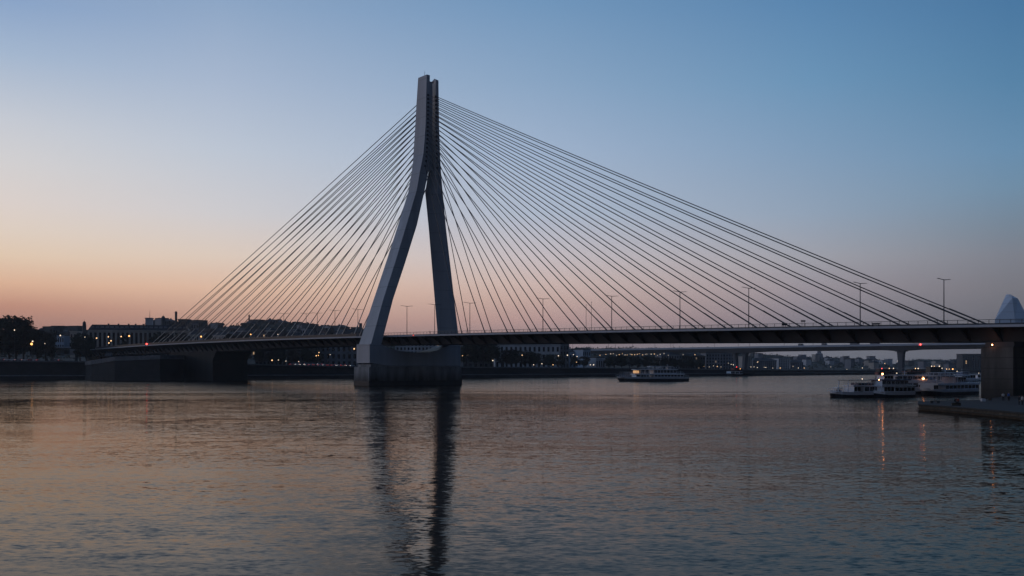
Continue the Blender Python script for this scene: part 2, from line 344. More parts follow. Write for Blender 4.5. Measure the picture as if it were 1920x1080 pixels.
# ---------------------------------------------------------------- the cable-stayed bridge
O = Vector((-46, 467, 0)); A = Vector((.632, -.775, 0)).normalized(); T = Vector((.775, .632, 0)).normalized()
def B(s, t, z): return O+A*s+T*t+Vector((0, 0, z))
def t_at(px, s):
    u = (px-CX)/F; b = O+A*s; return (u*b.y-b.x)/(T.x-u*T.y)
def s_at(px, t):
    u = (px-CX)/F; b = O+T*t; return (u*b.y-b.x)/(A.x-u*A.y)
def z_of(y, p): return CH+(HZ-y)/F*p.y
HT = np.polyfit([-430,-412,-340,-285,-178,-22,52,120,189,241,286,420], [23.1,23.5,24.3,24.4,24.0,22.8,22.2,21.3,20.3,19.3,18.4,15.6], 3)
def ht(s): return float(np.polyval(HT, s))
def depth(s): return 4.05+1.7*max(0, min(1, (-s-60)/130))**1.5
S0, S1 = -455, 420
ST = [S0+5*i for i in range(int((S1-S0)/5)+1)]
br = thing('cable_stayed_bridge', O, 'long bridge with a grey A-shaped pylon and fans of stay cables over the river', 'bridge')
def part(mb, name, m, parent=None, smooth=False): return mb.build(name, m, parent or br, smooth, off=O if parent is None or True else None)
DN, DF = -16.6, 16.6
def extrude(prof, sts=ST):                      # prof(s) -> list of (t, z)
    mb = MB(); mb.loft([[B(s, t, z) for t, z in prof(s)] for s in sts]); return mb
part(extrude(lambda s: [(DN+.3, ht(s)-.75), (DF-.3, ht(s)-.75), (DF-.3, ht(s)-.02), (DN+.3, ht(s)-.02)]), 'deck', 'deck_paint')
part(extrude(lambda s: [(DN, ht(s)-.62), (DN+.29, ht(s)-.62), (DN+.29, ht(s)), (DN, ht(s))]), 'fascia', 'fascia_paint')
part(extrude(lambda s: [(DF-.29, ht(s)-.62), (DF, ht(s)-.62), (DF, ht(s)), (DF-.29, ht(s))]), 'fascia', 'fascia_paint')
part(extrude(lambda s: [(-12.4, ht(s)-.76), (-10.2, ht(s)-depth(s)), (10.2, ht(s)-depth(s)), (12.4, ht(s)-.76)]), 'girder', 'girder_paint')
part(extrude(lambda s: [(-13, ht(s)+.0), (13, ht(s)+.0), (13, ht(s)+.06), (-13, ht(s)+.06)]), 'roadway', 'asphalt')
part(extrude(lambda s: [(-.3, ht(s)+.07), (.3, ht(s)+.07), (.15, ht(s)+.9), (-.15, ht(s)+.9)]), 'median_barrier', 'deck_paint')
for sg in (-1, 1):
    mb = MB(); s = S0+4; pr0 = None
    while s < S1:
        z, d = ht(s), depth(s)
        pr = [(16.2*sg, z-.77), (12.42*sg, z-.77), (10.25*sg, z-d+.05), (10.6*sg, z-d+.02)]
        mb.loft([[B(s-.2, t, zz) for t, zz in pr], [B(s+.2, t, zz) for t, zz in pr]])
        s += 8.0
    part(mb, 'soffit_rib', 'deck_paint')
for side, tt in (('near', DN+.15), ('far', DF-.15)):
    mb = MB()
    for dz, r in ((1.18, .085), (.78, .028), (.40, .028)):
        for a, b in zip(ST[:-1], ST[1:]):
            mb.tube(B(a, tt, ht(a)+dz), B(b, tt, ht(b)+dz), r, k=4)
    s = S0+1
    while s < S1:
        mb.tube(B(s, tt, ht(s)-.02), B(s, tt, ht(s)+1.2), .08, k=4); s += 2.6
    part(mb, 'railing', 'rail_steel')
sp = [s for s in ST if s <= -22]
part(extrude(lambda s: [(DN+.36, ht(s)-.01), (DN+.46, ht(s)-.01), (DN+.46, ht(s)+1.32), (DN+.36, ht(s)+1.32)], sp), 'parapet', 'rail_steel')

# pylon, traced on the faces it turns to the river
SF = 3.6
NEAR = [(139.5,784,800,806),(185,781,799,806),(231,778.5,798,806),(264,776.3,796,806),(287,775,794,806),(303,774,791,805.5),(320,771.5,787.5,803),(356,765.5,781.5,796),(420,746,762.5,781.7),(490,723.5,741.5,760),(560,700.5,719,737),(645,673,695.5,715)]
FARR = [(139.5,813,822),(231,813,823.2),(292,812.5,825.2),(325,812,827),(356,812.5,829.6),(420,818.5,835.3),(520,829,847),(622,842,858.5),(650,845.5,862)]
def sect(lv):
    y, l, b, r = lv; tb, tr = t_at(b, SF), t_at(r, SF); p = B(SF, tb, 0); z = z_of(y, p); sb = s_at(l, tb)
    return z, tb, tr, sb
lv = [sect(x) for x in NEAR]
ztab = [(z_of(y, B(SF, t_at(r, SF), 0)), t_at(b, SF), t_at(r, SF)) for y, b, r in FARR]; ztab.sort()
def far_t(z): return interp(z, [(a, b) for a, b, c in ztab]), interp(z, [(a, c) for a, b, c in ztab])
print('PYLON', [tuple(round(v, 1) for v in x) for x in lv], [(round(z), [round(v, 1) for v in far_t(z)]) for z in (20, 60, 90, 140)])
def zz_fix(z): return z
mb = MB()
mb.loft([[B(SF-.9, x, z) for x in (lv[0][2]+.02, far_t(z)[0]-.02)]+[B(-2.6, x, z) for x in (far_t(z)[0]-.02, lv[0][2]+.02)] for z in (lv[6][0]+1, lv[4][0], lv[2][0], lv[0][0]-2.6)])
pylon = mb.build('pylon', 'pylon_paint', br, off=O)
def leg_rings(levels): return [[B(sb, ta, z), B(SF, ta, z), B(SF, tb, z), B(sb, tb, z)] for z, ta, tb, sb in levels]
low = lv[-1]; zped = 11.2
mb = MB(); mb.loft(leg_rings(lv)); 
o = mb.build('leg', 'pylon_paint', pylon, off=O)
FL = [(139.5,813,822),(231,812,823.2),(292,808,825.2),(325,803,827),(356,796.5,829.6),(420,803,835.3),(520,811.5,847),(622,820,858.5),(650,822.5,862)]
ftab = sorted((z_of(y, B(SF, t_at(r, SF), 0)), l, r) for y, l, r in FL)
def far_ring(z):
    l = interp(z, [(a, b) for a, b, c in ftab]); r = interp(z, [(a, c) for a, b, c in ftab]); tr = t_at(r, SF); wq = min(9, (r-l)*.5)
    return [B(.4, t_at(l, .4), z), B(SF, t_at(r-wq, SF), z), B(SF, tr, z), B(-3.4, tr, z), B(-3.4, t_at(l+.5, -3.4), z)]
ztop = lv[0][0]-1.6
zl = [ztop]+[x[0] for x in lv[1:]]
mb = MB(); mb.loft([far_ring(z) for z in zl]); mb.build('leg', 'pylon_paint', pylon, off=O)
# top caps
mb = MB(); r5 = [p+Vector((0, 0, .01)) for p in far_ring(ztop)]; c = sum(r5, Vector())/5+Vector((0, 0, 1.7))
for i in range(5): mb.poly([r5[i], r5[(i+1) % 5], c])
mb.poly(r5); mb.build('cap', 'pylon_paint', pylon, off=O)
z = lv[0][0]
mb = MB(); mb.tube(B(.5, lv[0][1]+1, z), B(.5, lv[0][1]+1, z+2.6), .12, .05); mb.build('lightning_rod', 'rail_steel', pylon, off=O)
# pedestal and cross beam
zk, tA, tB, sA = low; fa, fb = far_t(zk); s_b = sA-.4
pA = t_at(693, SF+.3); pB = t_at(863.5, SF+.3)
def zy(y, t): return z_of(y, B(SF+.3, t, 0))
xs = [(693,647,680.5),(715,648,683.5),(730,653,686),(750,658,686.5),(780,661,686.5),(805,660.5,686.5),(826,655,686.5),(846,649,686.5),(863.5,648,686.5)]
mb = MB(); rings = []
for px, yt, yb in xs:
    t = t_at(px, SF+.3); zt_ = zy(yt, t); zb_ = zy(yb, t)
    if px < 720 or px > 840: zt_ = zk+.02 if px < 720 else far_t(zk)[1]*0+zk
    rings.append([B(s_b-.2, t, zb_), B(SF+.3, t, zb_), B(SF+.3, t, zt_), B(s_b-.2, t, zt_)])
mb.loft(rings); mb.build('cross_beam', 'pylon_paint', pylon, off=O)
mb = MB()
pz = zy(688, pA); ring = [B(s_b-1.2, pA-.7, 0), B(SF+1, pA-.7, 0), B(SF+1, pB+.2, 0), B(s_b-1.2, pB+.2, 0)]
mb.prism(ring, 2.1, pz); pier = mb.build('pier', 'pier_concrete', br, off=O)
mb = MB(); ring2 = [B(s_b-1.35, pA-.85, 0), B(SF+1.15, pA-.85, 0), B(SF+1.15, pB+.35, 0), B(s_b-1.35, pB+.35, 0)]
mb.prism(ring2, -4, 2.1); mb.build('waterline_band', 'wet_concrete', pier, off=O)
mb = MB(); mb.prism([B(s_b-.3, pA+.6, 0), B(SF+.2, pA+.6, 0), B(SF+.2, pB-.8, 0), B(s_b-.3, pB-.8, 0)], pz-.02, pz+1.2); mb.build('bearing_shelf', 'pier_concrete', pier, off=O)
# stay cables
RN = [865,908,950,993,1032,1081,1134,1186,1237,1300,1354,1411,1474,1537,1606,1676,1751,1818]
RF = [877,921,963,1006,1047,1099,1146,1201,1257,1316,1368,1431,1493,1553,1621,1694,1764,1834]
LN = [286,304,323,341,360,383,405,429,455,481,508,536,566,597,630,664]
LF = [296,316,333,352,372,395,415,441,467,493,520,546,578,610,641,675]
def leg_t(z, near):
    if near: return interp(z, sorted([(a, (b+c)/2) for a, b, c, d in lv]))
    a, b = far_t(z); return (a+b)/2
def leg_sb(z): return interp(z, sorted([(a, d) for a, b, c, d in lv]))
zhi, zlo = z_of(174, B(SF, 0, 0)), z_of(309, B(SF, 0, 0))
def stay(px, t, ztop, near, main):
    top = B(SF+.05, leg_t(ztop, near), ztop) if main else B(leg_sb(ztop)-.05, leg_t(ztop, near), ztop)
    e_ = B(s_at(px, DN), DN, 0); yr_ = HZ-(ht(s_at(px, DN))+1.0-CH)/e_.y*F
    def cross(s_):
        b_ = B(s_, t, ht(s_)+.06); lo, hi = 0.0, 1.0
        for _ in range(40):
            m_ = (lo+hi)/2; p_ = top+(b_-top)*m_
            if HZ-(p_.z-CH)/p_.y*F < yr_: lo = m_
            else: hi = m_
        p_ = top+(b_-top)*lo; return CX+p_.x/p_.y*F
    a_, c_ = (5, 405) if main else (-445, -5)
    for _ in range(40):
        m_ = (a_+c_)/2
        if cross(m_) < px: a_ = m_
        else: c_ = m_
    s = (a_+c_)/2; bot = B(s, t, ht(s)+.06)
    d = bot-top; n = 14; sag = d.length*.0022
    pts = [top+d*(i/n)-Vector((0, 0, 4*sag*(i/n)*(1-i/n))) for i in range(n+1)]
    mb = MB(); r = .18 if main else .2
    rings = []; ax = d.normalized(); u = ax.orthogonal().normalized(); v = ax.cross(u)
    for p in pts: rings.append([p+(u*math.cos(math.pi*k/3)+v*math.sin(math.pi*k/3))*r for k in range(6)])
    mb.loft(rings); c = part(mb, 'cable', 'cable_sheath', smooth=True)
    mb = MB(); e = d.length*.05 if main else 9+d.length*.05; mb.tube(bot, bot-ax*e, .23, .21, k=8); mb.build('anchor_sleeve', 'lit_sleeve_steel' if not main else 'cable_sheath', c, off=O)
    if main:
        mb = MB(); mb.tube(top-Vector(A)*.3, top+Vector(A)*.25-Vector((0, 0, .1)), .62, .5, k=8); mb.build('anchor_socket', 'rail_steel', c, off=O)
for i in range(18):
    k = (i/17.0)**.93; z = lerp(zlo, zhi, k)
    stay(RN[i], -14.4, z, True, True); stay(RF[i], 14.4, z, False, True)
for i in range(16):
    k = 1-i/15.0; z = lerp(zlo-6, zhi-2.5, k**.95)
    stay(LN[i], -14.4, z, True, False); stay(LF[i], 14.4, z, False, False)
# end piers
tp = -12.8; sa_, sb_ = s_at(1839.5, tp), s_at(1900, tp)
mb = MB(); ring = [B(sa_, tp, 0), B(sb_, tp, 0), B(sb_, 12.8, 0), B(sa_, 12.8, 0)]
mb.prism(ring, -4, ht(sa_)-depth(sa_)-1.4); p2 = mb.build('pier', 'plain_concrete', br, off=O)
mb = MB(); mb.prism([B(sa_+.4, tp+1.4, 0), B(sb_-.4, tp+1.4, 0), B(sb_-.4, 11.4, 0), B(sa_+.4, 11.4, 0)], ht(sa_)-depth(sa_)-1.4, ht(sb_)-depth(sb_)-.03); mb.build('bearing', 'girder_paint', p2, off=O)
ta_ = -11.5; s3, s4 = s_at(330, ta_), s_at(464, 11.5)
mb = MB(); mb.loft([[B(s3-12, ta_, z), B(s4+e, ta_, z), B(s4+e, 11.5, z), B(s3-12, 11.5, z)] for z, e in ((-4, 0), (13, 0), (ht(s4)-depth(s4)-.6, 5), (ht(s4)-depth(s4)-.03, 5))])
mb.build('pier', 'shaded_concrete', br, off=O)
mb = MB(); mb.ball(B(sa_*.62+sb_*.38, tp-.4, ht(sa_)-depth(sa_)-.9), .13); mb.build('lamp', 'boat_lamp', p2, off=O)
# little lights and furniture on the deck edge
mb = MB(); s = s_at(275, DN-.2); mb.ball(B(s, DN-.25, ht(s)+.7), .55); part(mb, 'warning_light', 'lamp_red')
mb = MB(); s = s_at(775, DN-.2); mb.ball(B(s, DN-.25, ht(s)-.2), .22); part(mb, 'warning_light', 'tail_light')

# ---------------------------------------------------------------- lamps on the bridge
def deck_lamp(px, ytop, i, arms, label, t=1.2):
    s = s_at(px, t); p = B(s, t, ht(s)+.06); h = z_of(ytop, p)-p.z
    o = thing('street_lamp', p, label, 'street lamp', 'lamps along the deck of the cable-stayed bridge', math.atan2(T.y, T.x))
    mb = MB(); mb.tube((0, 0, 0), (0, 0, h), .17, .11, k=8); mb.tube((0, 0, 0), (0, 0, .9), .22, .2, k=8); mb.build('pole', 'lamp_steel', o)
    for sg in arms:
        mb = MB(); mb.tube((0, 0, h-.1), (sg*2.6, 0, h+.12), .11, .08); arm = mb.build('arm', 'lamp_steel', o)
        mb = MB(); mb.loft([[(sg*2.5, -.16, h+.04), (sg*2.5, .16, h+.04), (sg*2.5, .16, h+.2), (sg*2.5, -.16, h+.2)], [(sg*3.5, -.13, h+.12), (sg*3.5, .13, h+.12), (sg*3.5, .13, h+.22), (sg*3.5, -.13, h+.22)]])
        mb.build('lamp_head', 'lamp_steel', o)
DL = [(532,588,'first double-armed lamp from the left, among the left stay cables'),(574,588,'dark double-armed lamp, second from the left among the left cables'),(595,587,'third double-armed lamp from the left, over the dark hill'),(628,582,'fourth double-armed lamp from the left, rising among the left stay cables'),(671,580,'double-armed lamp just left of the pylon foot'),
 (763,574,'double-armed lamp seen through the pylon legs, the left one of two'),(815,571,'lamp seen just left of the right pylon leg, its arm across the sky'),(881,568,'double-armed lamp just right of the pylon'),(1018,560,'second double-armed lamp to the right of the pylon'),(1147,555,'third double-armed lamp to the right of the pylon'),(1275,547,'fourth double-armed lamp right of the pylon, behind the stay cables'),(1404,540,'fifth double-armed lamp right of the pylon'),(1613,531,'tall double-armed lamp near the lower ends of the right cables'),(1770,524,'tallest double-armed lamp, where the longest right cables come down')]
for i, (px, y, lb) in enumerate(DL): deck_lamp(px, y, i, (-1, 1), lb)
for px, y, lb in ((1099,572,'thin bare pole on the bridge deck, left one of a pair'),(1109,567,'thin bare pole on the bridge deck, taller right one of a pair')):
    s = s_at(px, 9); p = B(s, 9, ht(s)+.06); o = thing('pole', p, lb, 'pole', 'bare poles on the bridge deck')
    h = z_of(y, p)-p.z; mb = MB(); mb.tube((0, 0, 0), (0, 0, h), .09, .06); mb.build('shaft', 'lamp_steel', o); mb = MB(); mb.ball((0, 0, h+.1), .16); mb.build('finial', 'lamp_steel', o)
def deck_sign(px, ytop, wpx, hm, lb):
    t = DN+1.4; s = s_at(px, t); p = B(s, t, ht(s)); wd = wpx/F*p.y; h = z_of(ytop, p)-p.z
    o = thing('traffic_sign', p, lb, 'sign', None, 0.0)
    mb = MB(); 
    for x in (-wd*.25, wd*.25): mb.tube((x, 0, 0), (x, 0, h-hm), .06)
    mb.build('post', 'rail_steel', o); mb = MB(); mb.box(-wd/2, wd/2, -.08, .08, h-hm, h); mb.build('panel', 'deck_paint', o)
deck_sign(1506, 600.5, 8.5, .42, 'small dark sign box standing above the bridge railing')
deck_sign(1471, 605.5, 9, .75, 'dark sign panel just left of the taller sign box on the bridge')
s = s_at(1642, DN+1.5); p = B(s, DN+1.5, ht(s)); o = thing('bench', p, 'dark bench on the bridge walkway beside the tall lamp', 'bench', None, math.atan2(A.y, A.x))
mb = MB(); mb.box(-1.1, 1.1, -.25, .25, .42, .5); mb.build('seat', 'rail_steel', o); mb = MB(); mb.box(-1.1, 1.1, .2, .26, .55, .95); mb.build('backrest', 'rail_steel', o)
for x in (-.9, .9): mb = MB(); mb.box(x-.05, x+.05, -.2, .2, 0, .42); mb.build('leg', 'rail_steel', o)

# ---------------------------------------------------------------- left abutment and approach
ab = thing('stone_abutment', W(250, 712, 640), 'dark stone abutment with pale coping under the left end of the bridge', 'abutment')
pl = [W(160, 690, 690), W(172, 690, 652), W(215, 690, 628), W(300, 690, 618), W(345, 690, 640), W(345, 690, 720), W(160, 690, 760)]
hs = [interp(x, [(160,12.6),(172,12.9),(215,15.1),(300,16.1),(345,16.2)]) for x in (160,172,215,300,345,345,160)]
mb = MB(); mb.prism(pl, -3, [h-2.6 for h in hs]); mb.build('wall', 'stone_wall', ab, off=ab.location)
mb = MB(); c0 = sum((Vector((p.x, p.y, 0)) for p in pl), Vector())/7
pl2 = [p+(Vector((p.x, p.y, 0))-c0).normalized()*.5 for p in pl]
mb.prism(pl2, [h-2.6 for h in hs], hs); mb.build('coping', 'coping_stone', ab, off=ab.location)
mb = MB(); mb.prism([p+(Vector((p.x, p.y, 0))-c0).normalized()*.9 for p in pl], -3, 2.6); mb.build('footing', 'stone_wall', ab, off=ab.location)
p = W(204, 667, 640); mb = MB(); mb.box(-1.8, 1.8, -1.5, 1.5, -.4, 1.6); mb.box(-1.4, 1.4, -1.2, 1.2, 1.6, 2.1); o = mb.build('pedestal', 'coping_stone', ab); o.location = p-ab.location
ov = thing('elevated_road', W(120, 690, 770), 'pale-edged elevated road deck carried on pillars beside the dark trees', 'overpass')
E0, E1 = W(40, 650, 790), B(S0+6, 0, 0); E1.z = E0.z; dv = (E1-E0).normalized(); nv = Vector((-dv.y, dv.x, 0))
def ovp(pr, name, m):
    mb = MB(); mb.loft([[P+nv*t+Vector((0, 0, z)) for t, z in pr] for P in (E0-dv*160, E1)]); mb.build(name, m, ov, off=ov.location)
ovp([(-9, -1.6), (9, -1.6), (9, .0), (-9, .0)], 'deck', 'deck_paint'); ovp([(-9.3, -1.0), (-9.01, -1.0), (-9.01, .1), (-9.3, .1)], 'fascia', 'fascia_paint')
ovp([(-9.2, 1.0), (-9.1, 1.0), (-9.1, 1.1), (-9.2, 1.1)], 'railing', 'rail_steel')
for k in (.35, .62, .9):
    P = E0.lerp(E1, k); mb = MB(); mb.box(-.8, .8, -.8, .8, -14, -1.6); o = mb.build('pillar', 'coping_stone', ov); o.location = P-ov.location-nv*4

# ---------------------------------------------------------------- background bridge
b2A = W(1040, 660, 1275); b2B = W(1690, 647, 955); b2A.z = b2B.z = 30.0
d2 = (Vector((b2B.x, b2B.y, 0))-Vector((b2A.x, b2A.y, 0))).normalized(); n2 = Vector((d2.y, -d2.x, 0))
if n2.y > 0: n2 = -n2
L2 = (b2B-b2A).length
def B2(s, t, z): return Vector((b2A.x, b2A.y, 0))+d2*s+n2*t+Vector((0, 0, z))
def s2_at(px):
    u = (px-CX)/F; return (u*b2A.y-b2A.x)/(d2.x-u*d2.y)
g2 = thing('road_bridge', B2(s2_at(1540), 0, 0), 'pale concrete road bridge on slim piers behind the cable-stayed bridge', 'bridge')
sA2, sB2 = s2_at(1388), s2_at(1690)
def th2(s): return 3.6+1.6*max(0, 1-min(abs(s-sA2), abs(s-sB2)*2)/45)**2
sts2 = [-500+10*i for i in range(int((L2+760)/10))]
mb = MB(); mb.loft([[B2(s, 8, 30-.9), B2(s, 5, 30-th2(s)-1), B2(s, -5, 30-th2(s)-1), B2(s, -8, 30-.9), B2(s, -8, 30), B2(s, 8, 30)] for s in sts2]); mb.build('deck', 'far_bridge', g2, off=g2.location)
mb = MB(); mb.loft([[B2(s, 8.3, 29.2), B2(s, 8.02, 29.2), B2(s, 8.02, 31.1), B2(s, 8.3, 31.1)] for s in sts2]); mb.build('parapet', 'far_rail', g2, off=g2.location)
mb = MB(); mb.loft([[B2(s, -8.3, 29.2), B2(s, -8.02, 29.2), B2(s, -8.02, 31.1), B2(s, -8.3, 31.1)] for s in sts2]); mb.build('parapet', 'far_rail', g2, off=g2.location)
for s, ws, dx in ((sA2-6.5, 2.3, 1.2), (sA2+7, 2.3, -1.2), (sB2, 3.4, 0)):
    mb = MB(); mb.loft([[B2(s+dx*k*2-w_, 3*q, z) , B2(s+dx*k*2+w_, 3*q, z), B2(s+dx*k*2+w_, -3*q, z), B2(s+dx*k*2-w_, -3*q, z)] for z, w_, q, k in ((-3, ws*.55, .8, 1), (12, ws*.62, .85, .6), (22, ws*.8, 1, .2), (26.2, ws*1.05, 1.4, 0), (30-th2(s)-1.02, ws*1.3, 1.6, 0))])
    mb.build('pier', 'far_bridge', g2, off=g2.location)
mb = MB(); mb.box(-8, 8, -5, 5, -3, 3.0); o = mb.build('pier_base', 'stone_wall', g2, off=(0, 0, 0)); o.location = B2(sB2, 0, 0)-g2.location
mb = MB(); s = s2_at(1733); mb.ball(B2(s, 8.6, 30.0), .75); mb.build('warning_light', 'lamp_red', g2, off=g2.location)
proto = None
pxs = (1068,1110,1135,1160,1180,1234,1252,1268,1334,1390,1400,1476,1494,1530,1668,1719,1790)
for i, px in enumerate(pxs):
    s = s2_at(px); p = B2(s, (-6, 6)[i % 2], 30)
    lb = 'thin lamp post on the background road bridge, %s from the left' % nth(i)
    if proto is None:
        proto = o = thing('street_lamp', p, lb, 'street lamp', 'lamp posts on the background bridge')
        mb = MB(); mb.tube((0, 0, 0), (0, 0, 11), .2, .14); mb.build('pole', 'lamp_steel', o); mb = MB(); mb.box(-1.2, 1.2, -.2, .2, 10.9, 11.15); mb.build('lamp_head', 'lamp_steel', o)
    else:
        o = copy_tree(proto); o.location = p; o['label'] = lb
def van(px, t, lb, big=False):
    s = s2_at(px); p = B2(s, t, 30.02); o = thing('van' if not big else 'truck', p, lb, 'van' if not big else 'truck', 'vehicles on the background bridge', math.atan2(d2.y, d2.x))
    Lh, H = (3.0, 3.0) if not big else (5.0, 3.9)
    mb = MB(); mb.loft([[(-Lh, y, .5), (Lh, y, .5), (Lh, y, 1.3), (Lh-.8, y, 1.6), (Lh-1.4, y, H), (-Lh, y, H)] for y in (-1.1, 1.1)]); mb.build('body', 'car_grey', o)
    mb = MB(); mb.loft([[(Lh-.86, y, 1.75), (Lh-1.32, y, H-.3), (Lh-2.4, y, H-.3), (Lh-2.4, y, 1.75)] for y in (-1.13, 1.13)]); mb.build('window', 'window_glass', o)
    w0 = None
    for x in (-Lh+1.2, Lh-1.1):
        for y in (-1.0, 1.0):
            mb = MB(); mb.tube((x, y-.15, .5), (x, y+.15, .5), .5, k=12); mb.build('wheel', 'tyre', o)
van(1507, 5, 'dark van on the background bridge, left one under the tower'); van(1550, 4, 'dark van on the background bridge just right of the domed tower')
van(1608, 5, 'tall dark truck on the background bridge, left of the pier', True); van(1645, 4, 'dark truck on the background bridge between truck and pier', True)

# ---------------------------------------------------------------- buildings
WIN = {}
def win_mesh(w_, h_, m):
    k = (round(w_, 2), round(h_, 2), m)
    if k not in WIN:
        mb = MB(); mb.box(-w_/2, w_/2, -.12, .02, 0, h_); o = mb.build('window', m); me = o.data; bpy.data.objects.remove(o); WIN[k] = me
    return WIN[k]
def building(name, label, cat, px1, Y1, px2, Y2, ytop, zb, dep, floors, bays, wall, roof='hip', rh=4, lit=0, pil=None, group=None, winw=.45, winh=.62, seed=0, band=True, glass='window_glass'):
    rs = random.Random(seed*31+int(px1)); P1, P2 = W(px1, HZ, Y1), W(px2, HZ, Y2); P1.z = P2.z = 0
    d = (P2-P1); Lx = d.length; rz = math.atan2(d.y, d.x); mid = (P1+P2)/2
    top = CH+(HZ-ytop)/F*(Y1+Y2)/2; h = top-zb-(rh if roof != 'flat' else 0)
    o = thing(name, (P1.x, P1.y, zb), label, cat, group, rz)
    mb = MB(); mb.box(0, Lx, 0, dep, -3, h); mb.build('wall', wall, o)
    if roof == 'flat':
        mb = MB(); mb.box(-.3, Lx+.3, -.3, dep+.3, h, h+.6); mb.build('roof', 'slate_roof', o)
    else:
        q = min(dep*.42, Lx*.3) if roof == 'hip' else min(2.2, dep*.2)
        mb = MB(); mb.loft([[(-.5, -.5, h), (Lx+.5, -.5, h), (Lx+.5, dep+.5, h), (-.5, dep+.5, h)], [(q, q, h+rh), (Lx-q, q, h+rh), (Lx-q, dep-q, h+rh), (q, dep-q, h+rh)]])
        rf = mb.build('roof', 'slate_roof', o)
        for k in range(max(1, int(Lx/14))):
            x = rs.uniform(.15, .85)*Lx; mb = MB(); mb.box(x-.6, x+.6, dep*.45, dep*.45+1.0, h+rh*.5, h+rh+1.3); mb.build('chimney', 'facade_dark', rf)
    if band:
        mb = MB(); mb.box(-.35, Lx+.35, -.5, -.003, h-.9, h-.02); mb.build('cornice', wall, o)
    if floors and bays:
        fh = (h-1.5)/floors; bw = Lx/bays
        for f in range(floors):
            for b in range(bays):
                g = glass
                if rs.random() < lit: g = 'window_lit' if rs.random() < .6 else 'dim_window'
                inst(win_mesh(bw*winw, fh*winh, g), 'window', o, ((b+.5)*bw, 0, .6+f*fh+fh*.15))
        if pil:
            mb = MB()
            for b in range(bays+1): mb.box(b*bw-bw*pil/2, b*bw+bw*pil/2, -.7, -.004, 0, h-.95)
            mb.build('pilaster', wall, o)
    return o, Lx, h
# the palace behind the left end
o, Lx, h = building('palace', 'long palatial stone building with tall dark windows behind the left bridge end', 'palace', 166, 812, 352, 830, 609, 13, 26, 1, 22, 'facade_stone', 'mansard', 4.5, 0.0, .36, winw=.5, winh=.8)
mb = MB(); mb.box(Lx*.56, Lx*.63, 4, 12, h+4.5, h+10); at = mb.build('attic_tower', 'facade_pale', o); mb = MB(); mb.box(Lx*.555, Lx*.635, 3.5, 12.5, h+10, h+10.6); mb.build('cornice', 'facade_pale', at)
mb = MB(); mb.tube((Lx*.6, 8, h+10.6), (Lx*.6, 8, h+17), .22, .1); mb.build('flagpole', 'rail_steel', at)
mb = MB()
for k in range(20): mb.box(Lx*(.02+.049*k), Lx*(.02+.049*k)+2.6, .6, 4, h+.2, h+3.2)
mb.build('dormer', 'facade_grey', o)
def dome_tower(name, label, cat, px, Y, yb, yt, wpx, m='facade_dark', taper=.8, cap=True):
    p = W(px, yb, Y); wd = wpx/F*Y/2; h = (yb-yt)/F*Y
    o = thing(name, p, label, cat)
    mb = MB(); k = 12; hb = h*.72 if cap else h
    mb.loft([[(wd*q*math.cos(2*math.pi*i/k), wd*q*math.sin(2*math.pi*i/k), z) for i in range(k)] for q, z in ((1, -8), (1, 0), (.97, hb*.6), (taper, hb))]); mb.build('drum', m, o)
    if cap:
        mb = MB(); mb.loft([[(wd*q*math.cos(2*math.pi*i/k), wd*q*math.sin(2*math.pi*i/k), z) for i in range(k)] for q, z in ((taper*1.05, hb), (taper*.9, hb+h*.12), (taper*.5, hb+h*.22), (.08, hb+h*.28))], ); dm = mb.build('dome', m, o)
        mb = MB(); mb.tube((0, 0, hb+h*.27), (0, 0, hb+h*.5), wd*.06, wd*.03); mb.build('finial', m, dm)
    return o
dome_tower('domed_tower', 'small dark dome on the skyline above the palace roof', 'tower', 306, 1000, 604, 592, 8)
dome_tower('chimney_tower', 'tall dark chimney-like tower on the skyline left of the longest cable', 'tower', 330, 1050, 606, 584, 4.5, taper=1.0, cap=False)
dome_tower('domed_tower', 'round dark dome standing on the roofline left of the palace', 'tower', 158, 840, 616, 602, 7)
dome_tower('chimney_tower', 'slim dark stack on the hilltop among the left cables', 'tower', 467, 1480, 606, 590, 3, taper=.9, cap=False)
o = dome_tower('domed_tower', 'hazy stepped tower with a small dome on the far ridge under the background bridge', 'tower', 1536, 2450, 672, 661, 15, 'facade_grey', .86)
p = W(1536, 661, 2450); mb = MB(); mb.box(-4, 4, -4, 4, 0, 6.5); q_ = mb.build('lantern', 'facade_grey', o); q_.location = p-o.location-Vector((0, 0, 3))
dome_tower('chimney_tower', 'short dark stack at the end of the hill left of the pylon', 'tower', 676, 1300, 618, 606, 6, taper=1.0, cap=False)
building('pavilion', 'small bluish white pavilion on the elevated road beside the trees', 'pavilion', 103, 800, 120, 800, 629, 22, 10, 2, 4, 'facade_blue', 'flat', seed=1)
building('pavilion', 'low pale building with dark hedge behind the elevated road', 'pavilion', 121, 815, 162, 815, 634, 22, 12, 1, 6, 'facade_pale', 'flat', seed=2, winh=.5)
building('house', 'pale gabled house corner above the elevated road', 'house', 131, 860, 143, 860, 620, 20, 12, 2, 2, 'facade_stone', 'flat', seed=3)
for i, (a, b, yt, Y) in enumerate(((58,76,617,1150),(76,92,619,1180),(93,100,615,1120),(100,112,613,1100),(113,124,617,1140),(119,127,612,1120),(127,146,618,1100),(146,160,612,1060))):
    building('house', 'dark house on the skyline between trees and palace, %s from the left' % nth(i), 'house', a, Y, b, Y+10, yt, ground_z((a+b)/2, Y), 14, 2, 3, 'facade_dark', ('hip', 'flat')[i % 2], 3, seed=i, group='skyline houses left of the palace')
